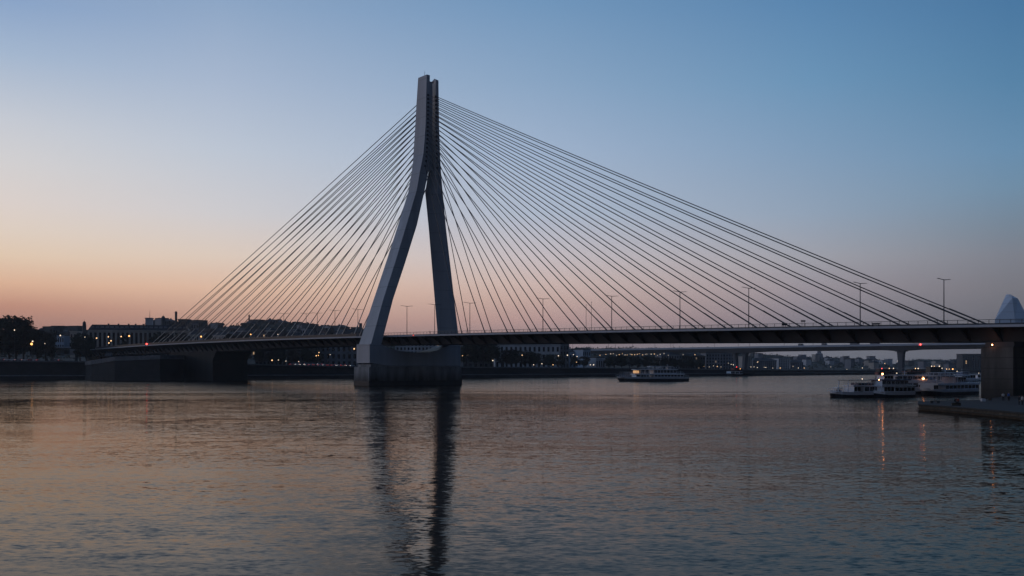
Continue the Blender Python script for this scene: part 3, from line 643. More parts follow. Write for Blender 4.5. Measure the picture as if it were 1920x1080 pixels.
SKYH = [(286,304,597,1300),(303,316,597,1250),(318,332,598,1260),(334,352,599,1280),(353,372,602,1320),(372,389,601,1330),(392,408,605,1300),(408,419,606,1290),(431,452,612,1280),(452,468,606,1420),(470,482,602,1440),(484,497,600,1460),(499,510,598,1450),(512,528,600,1450),(530,546,601,1430),(548,562,604,1400),(566,580,605,1380),(582,596,608,1370),(598,614,609,1350),(616,634,611,1330),(640,656,609,1320),(658,672,614,1310)]
for i, (a, b, yt, Y) in enumerate(SKYH):
    building('hill_house', 'dark house on the hill crest behind the left cables, %s from the left' % nth(i), 'house', a, Y, b, Y+(i % 3)*8, yt, ground_z((a+b)/2, Y)-2, 14, 2, 4, ('facade_dark', 'facade_grey')[i % 3 == 1], ('hip', 'flat')[i % 2], 3, seed=i, group='houses along the hill crest')
rs = random.Random(11)
k = 0
for row, (Y, y0) in enumerate(((1180, 617), (1050, 624))):
    px = 356
    while px < 668:
        wpx = rs.uniform(14, 26); yt = y0+rs.uniform(-2, 2)+(6 if 405 < px < 440 and row == 0 else 0)
        building('hill_house', 'grey townhouse on the %s hillside row behind the left cables, %s from the left' % (('upper', 'lower')[row], nth(k)), 'house', px, Y, px+wpx-2, Y+rs.uniform(-12, 12), yt, ground_z(px, Y)-1, 14, 3, int(wpx/4), rs.choice(['facade_grey', 'facade_dark', 'facade_stone', 'facade_dark']), rs.choice(['hip', 'mansard', 'flat']), 3, lit=.03, seed=k+50, group='townhouses on the left hillside')
        px += wpx; k += 1
    k = 0
# waterfront buildings under the deck
FRONT = [
 ('townhouse','dark stone waterfront house left of the pale pilastered one, under the deck','townhouse',478,800,536,815,640,4,8,'facade_dark','mansard',0,.0,None),
 ('townhouse','dark narrow waterfront building with brownish front behind bare trees','townhouse',538,815,598,835,641,4,7,'facade_dark','mansard',0,.0,None),
 ('townhouse','grey waterfront building with pale pilasters just left of the pylon foot','townhouse',600,835,690,860,638,3,9,'facade_grey','mansard',0,.0,.3),
 ('glass_hall','pale gridded glass front seen through the gap under the deck between the legs','hall',742,900,838,930,640,6,14,'facade_pale','flat',0,.08,.18),
 ('mansion','dark mansion behind trees just right of the pylon foot','mansion',868,880,926,900,643,4,6,'facade_dark','mansard',0,.0,None),
 ('classical_building','large classical building with two rows of arched dark windows under the deck','building',928,925,1050,975,639,3,14,'facade_pale','mansard',0,.0,None),
 ('classical_building','dark end block at the right of the large classical building','building',1050.5,972,1066,980,644,4,3,'facade_grey','flat',0,.0,.3),
 ('warehouse','low bluish warehouse with a dark roof right of the classical building','warehouse',1067,1050,1092,1050,655,2,4,'facade_blue','hip',0,.0,None),
 ('warehouse','square pale blue block beside the low warehouse','warehouse',1093,1040,1107,1045,656,3,4,'facade_blue','flat',0,.0,None),
 ('kiosk','small white columned kiosk on the quay below the blue block','kiosk',1117,930,1134,935,671,1,4,'facade_pale','flat',0,.0,.3),
 ('apartment_block','dim stone apartment block left of the background bridge piers','apartment block',1240,1120,1278,1130,660,4,8,'facade_grey','hip',0,.02,None),
 ('apartment_block','dim apartment block second from the left behind the mid-river ferry','apartment block',1280,1130,1322,1140,662,4,9,'facade_dark','hip',0,.03,None),
 ('apartment_block','wide bluish apartment block just left of the twin pier','apartment block',1324,1150,1376,1170,662,5,10,'facade_grey','flat',0,.04,None),
 ('apartment_block','brown apartment block just right of the twin pier','apartment block',1398,1300,1410,1310,668,6,4,'facade_stone','flat',0,.04,None),
 ('apartment_block','long hazy apartment block right of the twin pier','apartment block',1412,1320,1456,1340,671,5,12,'facade_grey','hip',0,.02,None),
 ('apartment_block','hazy pale apartment block, third right of the twin pier','apartment block',1460,1360,1480,1370,672,6,6,'facade_pale','flat',0,.02,None),
 ('apartment_block','hazy apartment block left of the domed tower','apartment block',1482,1420,1506,1430,675,5,7,'facade_grey','hip',0,.02,None),
 ('apartment_block','hazy block below the domed tower on the far bank','apartment block',1552,1900,1580,1910,677,4,8,'facade_grey','hip',0,.02,None),
 ('apartment_block','hazy block on the far bank above the moored boats','apartment block',1600,2000,1640,2030,679,4,10,'facade_grey','flat',0,.02,None),
 ('apartment_block','square hazy dark block beside the right concrete pier','apartment block',1805,1700,1850,1710,664,8,10,'facade_dark','flat',0,.02,None),
]
for i, (n, lb, ct, a, Y1, b, Y2, yt, fl_, by, wl, rf, _, lt, pil) in enumerate(FRONT):
    px = (a+b)/2; Y1 = (Y1+Y2)/2; Y2 = Y1+6; building(n, lb, ct, a, Y1, b, Y2, yt, ground_z(px, (Y1+Y2)/2)-.3, 18, fl_, by, wl, rf, 3.2, lt, pil, None, seed=i+90)
FH = sorted((rs.uniform(1402, 1665) if i % 3 else rs.uniform(1700, 1800)) for i in range(30))   # far hillside houses
for i, px in enumerate(FH):
    Y = rs.uniform(1500, 2400); wpx = rs.uniform(5, 12); gz = ground_z(px, Y)
    if px < 1640 and Y < interp(px, BANK)+200: Y += 400; gz = ground_z(px, Y)
    yt = HZ-(gz+rs.uniform(9, 16)-CH)/Y*F
    building('far_house', 'small hazy house on the far hillside, %s from the left' % nth(i), 'house', px, Y, px+wpx, Y+4, yt, gz-2, 12, 0, 0, rs.choice(['facade_grey', 'facade_pale', 'facade_stone', 'facade_dark']), rs.choice(['hip', 'flat']), 3, group='far hillside houses', band=False)
# white peaked tower on the right bank
p0 = W(1893, HZ, 720); p0.z = 0
o = thing('peaked_tower', p0, 'pale blue faceted peak rising behind the right end of the bridge', 'building')
def sail(levels, name, m):
    mb = MB(); mb.loft([[(-a, -q, z), (c, -q-4, z), (b, -q+2, z), (b*.9+7, 16, z), (-a*.9+9.5, 16, z)] for a, c, b, q, z in levels]); return mb.build(name, m, o)
def pm(dx): return dx/F*720
zs = [CH+(HZ-y)/F*720 for y in (700, 600, 575, 560, 554, 552.5)]
sail([(pm(38), pm(-2), pm(40), 8, 0), (pm(35), pm(-3), pm(31), 6, zs[1]), (pm(13.5), pm(-4), pm(14.5), 3, zs[3]), (pm(9.5), pm(-4.5), pm(5), 2, zs[4]), (pm(8.5), pm(-5), pm(-2), 1.5, zs[5])], 'shell', 'sail_panel')

# ---------------------------------------------------------------- trees
def make_crown(seed, w_, h_, n=46, per=46, leaf=.75):
    rs = random.Random(seed); mb = MB()
    for c in range(n):
        while True:
            x, y, z = rs.uniform(-1, 1), rs.uniform(-1, 1), rs.uniform(-1, 1)
            q = x*x+y*y+z*z*(1.0 if z > 0 else 1.4)
            if .15 < q < 1: break
        cx, cy, cz = x*w_*.46, y*w_*.46, h_*(.56+z*.40); r = w_*rs.uniform(.09, .19)
        for k in range(per):
            d = Vector((rs.gauss(0, 1), rs.gauss(0, 1), rs.gauss(0, .8))); d = d.normalized()*r*rs.uniform(.35, 1.12)
            p = Vector((cx, cy, cz))+d; u = Vector((rs.gauss(0, 1), rs.gauss(0, 1), rs.gauss(0, 1))).normalized(); v = u.orthogonal().normalized(); l = leaf*rs.uniform(.5, 1.2)
            mb.poly([p-u*l*.5, p+v*l*.38, p+u*l*.5, p-v*l*.38])
    return mb
def make_tree(name, seed, m, w_=12, h_=20, n=46, per=46, leaf=.8):
    o = thing(name, (0, 0, -500), 'tree', 'tree')
    rs = random.Random(seed); mb = MB(); mb.tube((0, 0, -.5), (0, 0, h_*.35), .5, .36, 8); mb.tube((0, 0, h_*.35), (.3, .2, h_*.75), .36, .1, 6)
    for k in range(6):
        a = rs.uniform(0, 6.28); z = h_*rs.uniform(.28, .5); mb.tube((0, 0, z), (math.cos(a)*w_*.34, math.sin(a)*w_*.34, z+h_*.25), .2, .05, 5)
    mb.build('trunk', 'bark', o); make_crown(seed, w_, h_, n, per, leaf).build('crown', m, o)
    return o
PT = [make_tree('broadleaf_tree', 1, 'foliage_dark', 13, 20, 74, 80, .95), make_tree('broadleaf_tree', 2, 'foliage_dark', 11, 20, 68, 76, .95), make_tree('broadleaf_tree', 3, 'foliage_brown', 12, 16, 46, 46, .9), make_tree('poplar_tree', 4, 'foliage_dark', 7, 22, 40, 44, .85)]
used = [False]*4
HB = [20.0, 20.0, 16.0, 22.0]
def tree(kind, px, Y, ytop, label, group, wid=1.0, zb=None):
    zb = ground_z(px, Y)-.4 if zb is None else zb; p = W(px, HZ, Y); p.z = zb; h = CH+(HZ-ytop)/F*Y-zb; s = h/(HB[kind]*.97)
    o = PT[kind] if not used[kind] else copy_tree(PT[kind]); used[kind] = True
    o.location = p; o.rotation_euler = (0, 0, random.uniform(0, 6.28)); o.scale = (s*wid, s*wid, s); tag(o, label, 'tree', group)
for i, (k, px, Y, y, wd, lb) in enumerate((
 (0,-6,715,594,1.15,'big dark leafy tree cut by the left edge of the picture'),(1,17,712,591,.95,'tallest of the big dark trees on the left quay'),(0,44,716,594,.9,'big round dark tree, right one of the tall left cluster'),
 (2,30,730,618,1.2,'dark tree filling the gap low behind the tall left cluster'),(1,70,722,619,.9,'lower dark tree just right of the tall cluster, by the orange lamp'),(2,86,724,619,.9,'lower dark tree second right of the tall cluster'),(0,96,752,632,.5,'dark tree beside the pale pavilion'),(0,-45,705,600,1.3,'big dark tree wholly at the left edge of the quay'))):
    tree(k, px, Y, y, lb, 'trees on the left quay', wd)
for i, (k, px, y, wd) in enumerate(((1,150,624,.9),(1,162,627,.9),(3,292,622,1.3),(1,300,622,.8),(2,318,625,.9),(3,233,626,1),(2,345,624,.8),(1,390,626,.8),(2,430,626,1),(1,462,627,.8))):
    tree(k, px, 778+i*2, y, 'dark tree in front of the palace and hill houses, %s from the left' % nth(i), 'trees before the palace', wd)
spec = [(1,486,651,775),(2,505,652,775),(1,526,650,780),(2,552,650,790),(1,575,651,800),(2,592,654,805),(1,700,646,850),(1,874,638,830),(0,890,640,835),(2,906,641,838),(1,920,642,845),(2,944,657,865),(0,960,655,868),(2,978,657,872),(1,996,659,880),(2,1010,662,885),(0,1030,664,890),(2,1048,664,900),(1,1078,668,925),(2,1095,668,930),(1,1142,667,930),(2,1152,668,935),(0,1166,666,935),(2,1180,667,940),(1,1196,668,945),(0,1212,667,948),(2,1228,668,952),(1,1246,670,955),(0,1262,671,960),(2,1280,672,970),(1,1296,673,975),(0,1312,674,985)]
for i, (k, px, y, Y) in enumerate(spec):
    tree(k, px, Y, y, 'dark waterfront tree along the far quay, %s from the left' % nth(i), 'trees along the far quay', 1.35 if i > 9 else 1.0)
# far-off wood on the hills: one mass of leaf clumps
mb = MB(); rs = random.Random(5)
for i in range(5200):
    px = rs.uniform(-250, 2300); k = rs.random()**.45; yb = interp(px, BANK); yr = interp(px, RDIST); Y = lerp(yb+170, yr, k)
    if 1100 < px and Y < 1450: continue
    z = ground_z(px, Y); c = Vector(((px-CX)/F*Y, Y, z+rs.uniform(-1, 3.0)))
    for q in range(5):
        p = c+Vector((rs.gauss(0, 3.2), rs.gauss(0, 3), rs.gauss(0, 1.6))); u = Vector((rs.gauss(0, 1), rs.gauss(0, .4), rs.gauss(0, 1))).normalized(); v = u.orthogonal().normalized(); l = rs.uniform(2.2, 4.6)
        mb.poly([p-u*l*.5, p+v*l*.4, p+u*l*.5, p-v*l*.4])
tag(mb.build('wooded_hillside', 'foliage_dark'), 'dark woods covering the hills behind the far bank', 'woods', kind='stuff')

# ---------------------------------------------------------------- lit street lamps on the far bank
def lit_lamp(kind):
    o = thing('street_lamp', (0, 0, -400), 'lamp', 'street lamp')
    mb = MB(); mb.tube((0, 0, 0), (0, 0, 1), .02, .012, 6); mb.build('pole', 'lamp_steel', o)
    mb = MB(); mb.ball((0, 0, 1.03), .05, 8, 6); mb.build('lamp_head', kind, o)
    return o
LP = {k: lit_lamp(k) for k in ('lamp_warm', 'lamp_white', 'lamp_orange')}; first = dict.fromkeys(LP, True)
def lamp(px, y, Y, kind, label, group, r=.42, zb=None):
    zb = ground_z(px, Y) if zb is None else zb; p = W(px, y, Y); h = max(1.5, p.z-zb)
    o = LP[kind] if first[kind] else copy_tree(LP[kind]); first[kind] = False
    o.location = (p.x, p.y, zb); tag(o, label, 'street lamp', group)
    for ch in o.children:
        if ch.name.startswith('pole'): ch.scale = (5, 5, h)
        else: ch.location = (0, 0, h-1.03*r/.05); ch.scale = (r/.05,)*3
LEFT = [(27,619,'lamp_white',.4),(7,631,'lamp_white',.22),(61,640,'lamp_white',.5),(59,645,'lamp_orange',.85),(84,644,'lamp_white',.25),(113,629,'lamp_white',.5),(159,632,'lamp_white',.28),(181,634,'lamp_warm',.5),(203,631.5,'lamp_warm',.45),(208,639,'lamp_warm',.5),(204,643,'lamp_warm',.5),(227,631,'lamp_warm',.48),(242,630,'lamp_orange',.62)]
for i, (px, y, k, r) in enumerate(sorted(LEFT, key=lambda q: (q[0], q[1]))):
    lamp(px, y, (706 if px < 100 else 770), k, 'lit street lamp on the left bank, %s from the left' % nth(i), 'lit lamps on the left bank', r)
MIDL = [(377,631,'lamp_orange',.78,1000),(428,631,'lamp_white',.35,1000),(470,627,'lamp_orange',.6,1000),(521,627,'lamp_white',.4,1000),(465,667,'lamp_warm',.5,740),(468,663,'lamp_orange',.3,745),(510,675.5,'lamp_warm',.5,740),(522,675,'lamp_white',.3,745),(536,677,'lamp_white',.3,745),(560,678,'lamp_white',.3,750),(593,667,'lamp_warm',.4,775),(598,661,'lamp_warm',.35,780),(597,666.5,'lamp_orange',.3,780),(619,665,'lamp_white',.25,785),(664,654,'lamp_warm',.6,800)]
for i, (px, y, k, r, Y) in enumerate(sorted(MIDL, key=lambda q: (q[0], q[1]))):
    lamp(px, y, Y, k, 'lit lamp behind the left cables, %s from the left up to the pylon foot' % nth(i), 'lit lamps below the left cables', r)
RT = [(867,667,.3),(877,666,.42),(883,661,.45),(891,665,.35),(895,662,.4),(906,668.5,.5),(907,669,.3),(924,676,.5),(979,666,.45),(985,664,.5),(1000.5,684,.35),(1016,682,.4),(1037,684,.35),(1047,667,.45),(1064,666,.55),(1075,665,.35),(1082,668.5,.4),(1081,679,.3),(1107,684,.4),(1113,684,.5),(1125,666,.3)]
for i, (px, y, r) in enumerate(sorted(RT, key=lambda q: (q[0], q[1]))):
    lamp(px, y, interp(px, BANK)+(24 if y > 674 else 36), ('lamp_white', 'lamp_warm')[i % 4 == 0], 'lit lamp on the far quay between pylon and mid-river ferry, %s from the left' % nth(i), 'lit lamps right of the pylon', r)
rs = random.Random(9); k = 0; far = []
for px in (1136,1145,1150,1156,1161,1167,1172,1176,1182,1185,1190,1195,1199,1205,1210,1213,1221,1227,1233,1238,1245,1253,1281,1303): far.append((px, 665+rs.uniform(-2, 1.6), rs.uniform(.2, .36), interp(px, BANK)+40))
for px, y in ((1320,687),(1330,688),(1338,686),(1345,687),(1352,688),(1366,681),(1371,683),(1375,684),(1408,688),(1414,688),(1420,689),(1433,688.5),(1436,689),(1449,690),(1420,679),(1463,690),(1487,687),(1497,690),(1508,690),(1558,688),(1588,692.5),(1617,690),(1659,681.5),(1683,677)): far.append((px, y, rs.uniform(.26, .46), interp(px, BANK)+30))
nrow = 24
for i, (px, y, r, Y) in enumerate(sorted(far[:nrow])):
    lamp(px, y, Y, rs.choice(['lamp_white', 'lamp_white', 'lamp_warm']), 'tiny lamp in the string of lights above the mid-river ferry, %s from the left' % nth(i), 'string of lights above the ferry', r)
for i, (px, y, r, Y) in enumerate(sorted(far[nrow:])):
    lamp(px, y, Y, rs.choice(['lamp_white', 'lamp_white', 'lamp_warm']), 'tiny lamp on the distant quay right of the ferry, %s from the left' % nth(i), 'distant quay lamps', r)

# ---------------------------------------------------------------- parked cars
def make_car(paint):
    o = thing('parked_car', (0, 0, -300), 'car', 'car')
    mb = MB(); mb.loft([[(-2.1, y, .35), (2.1, y, .35), (2.15, y, .7), (1.2, y, .92), (-1.9, y, .95), (-2.15, y, .75)] for y in (-.85, .85)]); mb.build('body', paint, o)
    mb = MB(); mb.loft([[(-1.75, -q, .94), (1.1, -q, .92), (.45, -q*.85, 1.45), (-1.2, -q*.85, 1.47), (-1.2, q*.85, 1.47), (.45, q*.85, 1.45), (1.1, q, .92), (-1.75, q, .94)][0:4] for q in (.78, -.78)]); mb.build('cabin', 'window_glass', o)
    mb = MB(); mb.box(-1.15, .4, -.68, .68, 1.45, 1.5); mb.build('roof', paint, o)
    for x in (-1.3, 1.3):
        for y in (-.8, .8): mb = MB(); mb.tube((x, y-.1, .33), (x, y+.1, .33), .33, k=10); mb.build('wheel', 'tyre', o)
    for y in (-.6, .6):
        mb = MB(); mb.box(2.08, 2.17, y-.15, y+.15, .6, .74); mb.build('headlight', 'headlight', o)
        mb = MB(); mb.box(-2.17, -2.08, y-.15, y+.15, .66, .8); mb.build('tail_light', 'tail_light', o)
    return o
cars = {p: make_car(p) for p in ('car_white', 'car_grey', 'car_red', 'car_black')}; cf = dict.fromkeys(cars, True)
CN = {'car_white': 'white', 'car_grey': 'grey', 'car_red': 'red', 'car_black': 'black'}
def car(px, Y, paint, rz, label, group, dz=0):
    o = cars[paint] if cf[paint] else copy_tree(cars[paint]); cf[paint] = False
    p = W(px, HZ, Y); p.z = ground_z(px, Y)+.03+dz; o.location = p; o.rotation_euler = (0, 0, rz); tag(o, label, 'car', group)
rs = random.Random(21)
for i, (px, pt) in enumerate(((2,'car_grey'),(14,'car_white'),(23,'car_white'),(35,'car_grey'),(47,'car_white'),(56,'car_red'),(63,'car_white'),(104,'car_grey'))):
    car(px, 696, pt, R(178), '%s car parked under the big left trees, %s from the left' % (CN[pt], nth(i)), 'cars parked under the left trees', .8)
pts = ['car_grey','car_white','car_black','car_grey','car_white','car_grey','car_white','car_white','car_red','car_grey','car_white','car_red','car_red','car_white']
for i, pt in enumerate(pts):
    px = 548+i*8.6; car(px, interp(px, BANK)+9, pt, R(rs.choice([60, 240])+rs.uniform(-6, 6)), '%s car parked on the embankment left of the pylon foot, %s from the left' % (CN[pt], nth(i)), 'cars parked left of the pylon', .7)
for i in range(10):
    px = 553+i*11; pt = rs.choice(['car_grey', 'car_white', 'car_black']); Y = interp(px, BANK)+22
    car(px, Y, pt, R(rs.choice([60, 240])), '%s car in the back row of the embankment car park, %s from the left' % (CN[pt], nth(i)), 'cars in the back row', 1.3)

# ---------------------------------------------------------------- boats
def boat(name, label, cat, bow, stern, beam, free, dark, parts, group=None, sheer=.5, hullm='boat_white'):
    Pb, Ps = W(bow[0], HZ, WY(bow[1])), W(stern[0], HZ, WY(stern[1])); Pb.z = Ps.z = 0
    d = Ps-Pb; L_ = d.length; rz = math.atan2(d.y, d.x)
    o = thing(name, Pb, label, cat, group, rz); hb = beam/2
    def wd(k): return hb*min(1, .12+1.15*(k/.16)**.6) if k < .16 else hb*(1 if k < .9 else 1-.1*(k-.9)/.1)
    def hull(z0, z1, nm, m, grow=0.0):
        mb = MB(); rings = []
        for k in (0, .03, .07, .12, .2, .4, .7, .9, 1):
            x = k*L_; w_ = wd(k)+grow; rise = sheer*max(0, 1-k/.3)**2; ov_ = .04*L_*max(0, 1-k/.1)
            rings.append([(x+ov_*(1-z0/max(free, .1)), -w_*.9, z0), (x, -w_, z1+rise), (x, w_, z1+rise), (x+ov_*(1-z0/max(free, .1)), w_*.9, z0)])
        mb.loft(rings); return mb.build(nm, m, o)
    hull(dark, free, 'hull', hullm); hull(-.8, dark, 'waterline_band', 'boat_dark', .05)
    for pt in parts:
        kind = pt[0]
        if kind == 'house':                      # x0,x1 as fractions, z0,z1, half width fraction, windows n, material
            _, a, b, z0, z1, q, n, m = pt; a, b = a*L_, b*L_; yy = hb*q
            mb = MB(); mb.box(a, b, -yy, yy, z0, z1); hs_ = mb.build('cabin', m, o)
            if n:
                bw = (b-a)/n
                for i in range(n):
                    mb = MB(); mb.box(a+bw*(i+.08), a+bw*(i+.92), -yy-.05, yy+.05, lerp(z0, z1, .16), lerp(z0, z1, .9)); mb.build('window', 'boat_glass', hs_)
        elif kind == 'slab':
            _, a, b, z, th, q, m = pt; mb = MB(); mb.box(a*L_, b*L_, -hb*q, hb*q, z, z+th); mb.build('roof' if z > free+2 else 'upper_deck', m, o)
        elif kind == 'rail':
            _, a, b, z, h_, q = pt; mb = MB(); n = max(3, int((b-a)*L_/1.1))
            for sg in (-1, 1):
                for i in range(n+1):
                    x = lerp(a, b, i/n)*L_; mb.tube((x, sg*hb*q, z), (x, sg*hb*q, z+h_), .035, k=4)
                for e in (h_, h_*.5): mb.tube((a*L_, sg*hb*q, z+e), (b*L_, sg*hb*q, z+e), .035, k=4)
            mb.build('railing', 'boat_white', o)
        elif kind == 'posts':
            _, a, b, z0, z1, q, n = pt; mb = MB()
            for sg in (-1, 1):
                for i in range(n): x = lerp(a, b, i/max(1, n-1))*L_; mb.box(x-.08, x+.08, sg*hb*q-.08, sg*hb*q+.08, z0, z1)
            mb.build('post', 'boat_white', o)
        elif kind == 'mast':
            _, a, z0, z1 = pt; mb = MB(); mb.tube((a*L_, 0, z0), (a*L_, 0, z1), .09, .05); mb.box(a*L_-.6, a*L_+.6, -.05, .05, z1-.8, z1-.7); mb.build('mast', 'boat_white', o)
        elif kind == 'lamp':
            _, a, q, z, r, m = pt; mb = MB(); mb.ball((a*L_, q*hb, z), r); mb.build('lamp', m, o)
        elif kind == 'gear':                     # stern gear, boxes and rafts on deck
            _, a, z, q = pt; mb = MB(); mb.tube((a*L_-.7, q*hb, z+.35), (a*L_+.7, q*hb, z+.35), .33, k=10); mb.build('life_raft', 'boat_deck', o)
        elif kind == 'lit':
            _, a, b, z0, z1, q = pt; mb = MB(); mb.box(a*L_, b*L_, -hb*q, hb*q, z0, z1); mb.build('lit_cabin', 'cabin_light', o)
        elif kind == 'stairs':
            _, a, b, z0, z1 = pt; mb = MB()
            for i in range(9): x = lerp(a, b, i/8)*L_; z = lerp(z0, z1, i/8); mb.box(x-.2, x+.2, -hb*.9, -hb*.55, z-.06, z)
            mb.build('stairs', 'boat_deck', o)
    return o
boat('ferry', 'white two-deck ferry with a lit cabin, alone in mid-river', 'ferry', (1157,715.3), (1287,714.9), 9, 2.5, 1.55,
 [('slab',.02,.98,2.52,.06,.9,'boat_deck'),('house',.5,.92,2.6,4.1,.92,9,'boat_white'),('house',.24,.3,2.6,4.3,.9,1,'boat_white'),('slab',.22,.94,4.12,.45,.98,'boat_white'),('rail',.01,.25,2.6,1.5,.8),('rail',.07,.26,4.6,1.1,.9),('posts',.3,.5,2.6,4.1,.9,6),('stairs',.33,.44,2.6,4.6),
  ('house',.5,.82,4.6,6.9,.8,7,'boat_white'),('slab',.235,.84,6.92,.32,.95,'boat_white'),('lit',.25,.292,4.9,6.5,.6),('posts',.31,.49,4.6,6.9,.85,4),('rail',.3,.92,4.6,1.1,.97),
  ('posts',.48,.74,7.2,8.9,.6,5),('slab',.45,.78,8.92,.18,.75,'boat_white'),('rail',.4,.8,7.25,1.0,.85),('house',.72,.76,7.25,8.7,.4,2,'boat_white'),('mast',.72,9.1,10.6),('mast',.915,2.6,6.4),('rail',.92,.995,2.6,1.1,.85),('gear',.86,4.6,.6),('gear',.1,2.6,0)])
boat('river_boat', 'low river boat with an open flat upper deck frame, leftmost of the moored cluster', 'boat', (1558,744.8), (1652,743.6), 4.6, 1.35, .6,
 [('slab',.02,.98,1.37,.05,.9,'boat_deck'),('house',.56,.98,1.4,2.95,.9,4,'boat_white'),('house',.36,.5,1.4,2.9,.8,2,'boat_white'),('slab',.34,1,2.97,.28,.98,'boat_white'),('posts',.24,.36,1.4,3.2,.85,2),('house',.46,.9,3.26,3.9,.6,5,'boat_blue'),('posts',.25,.95,3.2,4.55,.85,2),('slab',.24,1,4.56,.12,.9,'boat_dark'),
  ('rail',.02,.34,1.4,1.0,.8),('slab',.08,.18,2.5,.12,.5,'boat_white'),('posts',.1,.17,1.4,2.5,.4,2),('lamp',.62,0,4.95,.16,'lamp_white'),('gear',.2,1.4,.4),('mast',.6,4.65,5.6),('rail',.36,.98,3.26,.9,.93)])
boat('river_boat', 'blunt white double-deck boat with a lit mast lamp, second of the moored cluster', 'boat', (1640,744.4), (1706,743.4), 4.8, 1.35, .55,
 [('slab',.02,.99,1.37,.05,.9,'boat_deck'),('house',.10,.4,1.4,2.9,.85,3,'boat_white'),('house',.4,.97,1.4,2.75,.94,5,'boat_white'),('slab',.03,1,2.92,.42,1,'boat_white'),('house',.06,.8,3.36,4.55,.85,6,'boat_white'),('rail',.03,1,3.36,.8,.98),('slab',.03,.86,4.57,.3,.95,'boat_blue'),
  ('house',.16,.42,4.9,5.9,.6,3,'boat_white'),('slab',.14,.46,5.92,.14,.7,'boat_white'),('lamp',.04,-.5,4.75,.17,'boat_lamp'),('lamp',.22,0,6.35,.19,'boat_lamp'),('mast',.2,6.0,6.6),('posts',.03,.1,1.4,2.9,.9,2),('gear',.7,4.9,.3)])
boat('river_boat', 'long white boat with a dark window row and lit lamp, behind the blunt double-decker', 'boat', (1668,738.2), (1762,738.2), 6, 1.9, .8,
 [('house',.02,.98,1.9,3.5,.95,8,'boat_white'),('slab',.0,1,3.52,.8,1,'boat_white'),('house',.1,.7,4.34,5.6,.8,6,'boat_white'),('slab',.06,.8,5.62,.26,.95,'boat_white'),('rail',.05,1,4.34,.9,.98),('lamp',.6,-1.0,4.75,.2,'boat_lamp'),('lamp',.1,-.6,6.4,.15,'lamp_white'),('mast',.3,5.9,7.4),('gear',.85,4.34,.4)])
boat('river_boat', 'biggest white two-deck boat with brown windows, rightmost of the moored cluster', 'boat', (1736,740.6), (1820,738.0), 6.2, 1.55, .75,
 [('house',.22,.98,1.55,2.95,.95,9,'boat_white'),('house',.02,.12,1.55,2.95,.7,2,'boat_white'),('slab',.04,1,2.97,.5,1,'boat_white'),('posts',.1,.24,1.55,2.97,.9,3),('rail',.05,1,3.47,.9,.98),('house',.5,.74,3.47,5.3,.7,4,'boat_white'),('posts',.08,.5,3.47,5.5,.85,6),('slab',.05,.78,5.52,.26,.95,'boat_white'),('slab',.16,.66,6.5,.14,.7,'boat_white'),('posts',.18,.64,5.75,6.5,.6,5),('rail',.1,.7,5.78,.7,.85),('mast',.42,6.6,8.0),('gear',.85,3.47,.5),('gear',.92,3.47,-.3)])
boat('excursion_boat', 'dark boat with reddish lit windows behind the blunt double-decker', 'boat', (1642,708), (1682,708), 9, 2.0, 1.2,
 [('house',.04,.94,2,4.5,.9,9,'boat_red'),('slab',.02,.98,4.5,.4,1,'boat_dark'),('house',.1,.9,4.9,7.0,.8,8,'boat_dark'),('slab',.08,.94,7.0,.3,.9,'boat_red'),('lamp',.2,-.9,7.6,.3,'lamp_red'),('lamp',.55,-.9,7.7,.4,'lamp_warm'),('lamp',.75,-.9,7.7,.4,'lamp_white'),('rail',.05,.95,7.3,1,.9)], hullm='boat_dark')
boat('excursion_boat', 'long dark boat with orange lights along its roof, behind the long white boat', 'boat', (1694,709), (1746,709), 10, 2.0, 1.2,
 [('house',.04,.94,2,4.8,.9,9,'boat_dark'),('slab',.02,.98,4.8,.4,1,'boat_red'),('house',.2,.9,5.2,6.8,.8,8,'boat_dark'),('slab',.18,.94,6.8,.3,.9,'boat_dark'),('lamp',.35,-.9,7.6,.4,'lamp_warm'),('lamp',.45,-.9,7.6,.45,'lamp_white'),('lamp',.8,-.9,6.9,.55,'lamp_orange'),('rail',.05,.95,7.1,1,.9)], hullm='boat_dark')
boat('excursion_boat', 'dark high boat with a row of lamps on top, behind the biggest white boat', 'boat', (1738,710), (1786,710), 10, 2.2, 1.2,
 [('house',.04,.94,2.2,5,.9,9,'boat_dark'),('slab',.02,.98,5,.4,1,'boat_dark'),('house',.05,.5,5.4,8.6,.8,5,'boat_dark'),('slab',.04,.52,8.6,.3,.9,'boat_dark'),('lamp',.1,-.8,9.3,.4,'lamp_white'),('lamp',.2,-.8,9.3,.3,'lamp_warm'),('lamp',.4,-.8,9.3,.45,'lamp_white'),('lamp',.5,-.8,7.8,.35,'lamp_white'),('lamp',.68,-.8,7.2,.35,'lamp_warm'),('lamp',.78,-.8,7.2,.3,'lamp_warm'),('lamp',.92,-.8,7.2,.5,'lamp_orange'),('rail',.5,.95,5.4,1,.9)], hullm='boat_dark')
boat('river_boat', 'small white and blue cabin boat beyond the moored cluster', 'boat', (1793,716), (1828,715.7), 6, 1.9, .7,
 [('house',.12,.85,1.9,4.0,.8,5,'boat_white'),('slab',.08,.95,4.0,.25,.95,'boat_white'),('house',.2,.5,4.25,5.6,.6,3,'boat_blue'),('slab',.18,.55,5.6,.2,.7,'boat_white'),('rail',.05,.98,4.25,.9,.9),('lamp',.05,0,6.1,.22,'lamp_white'),('mast',.3,5.8,8)])
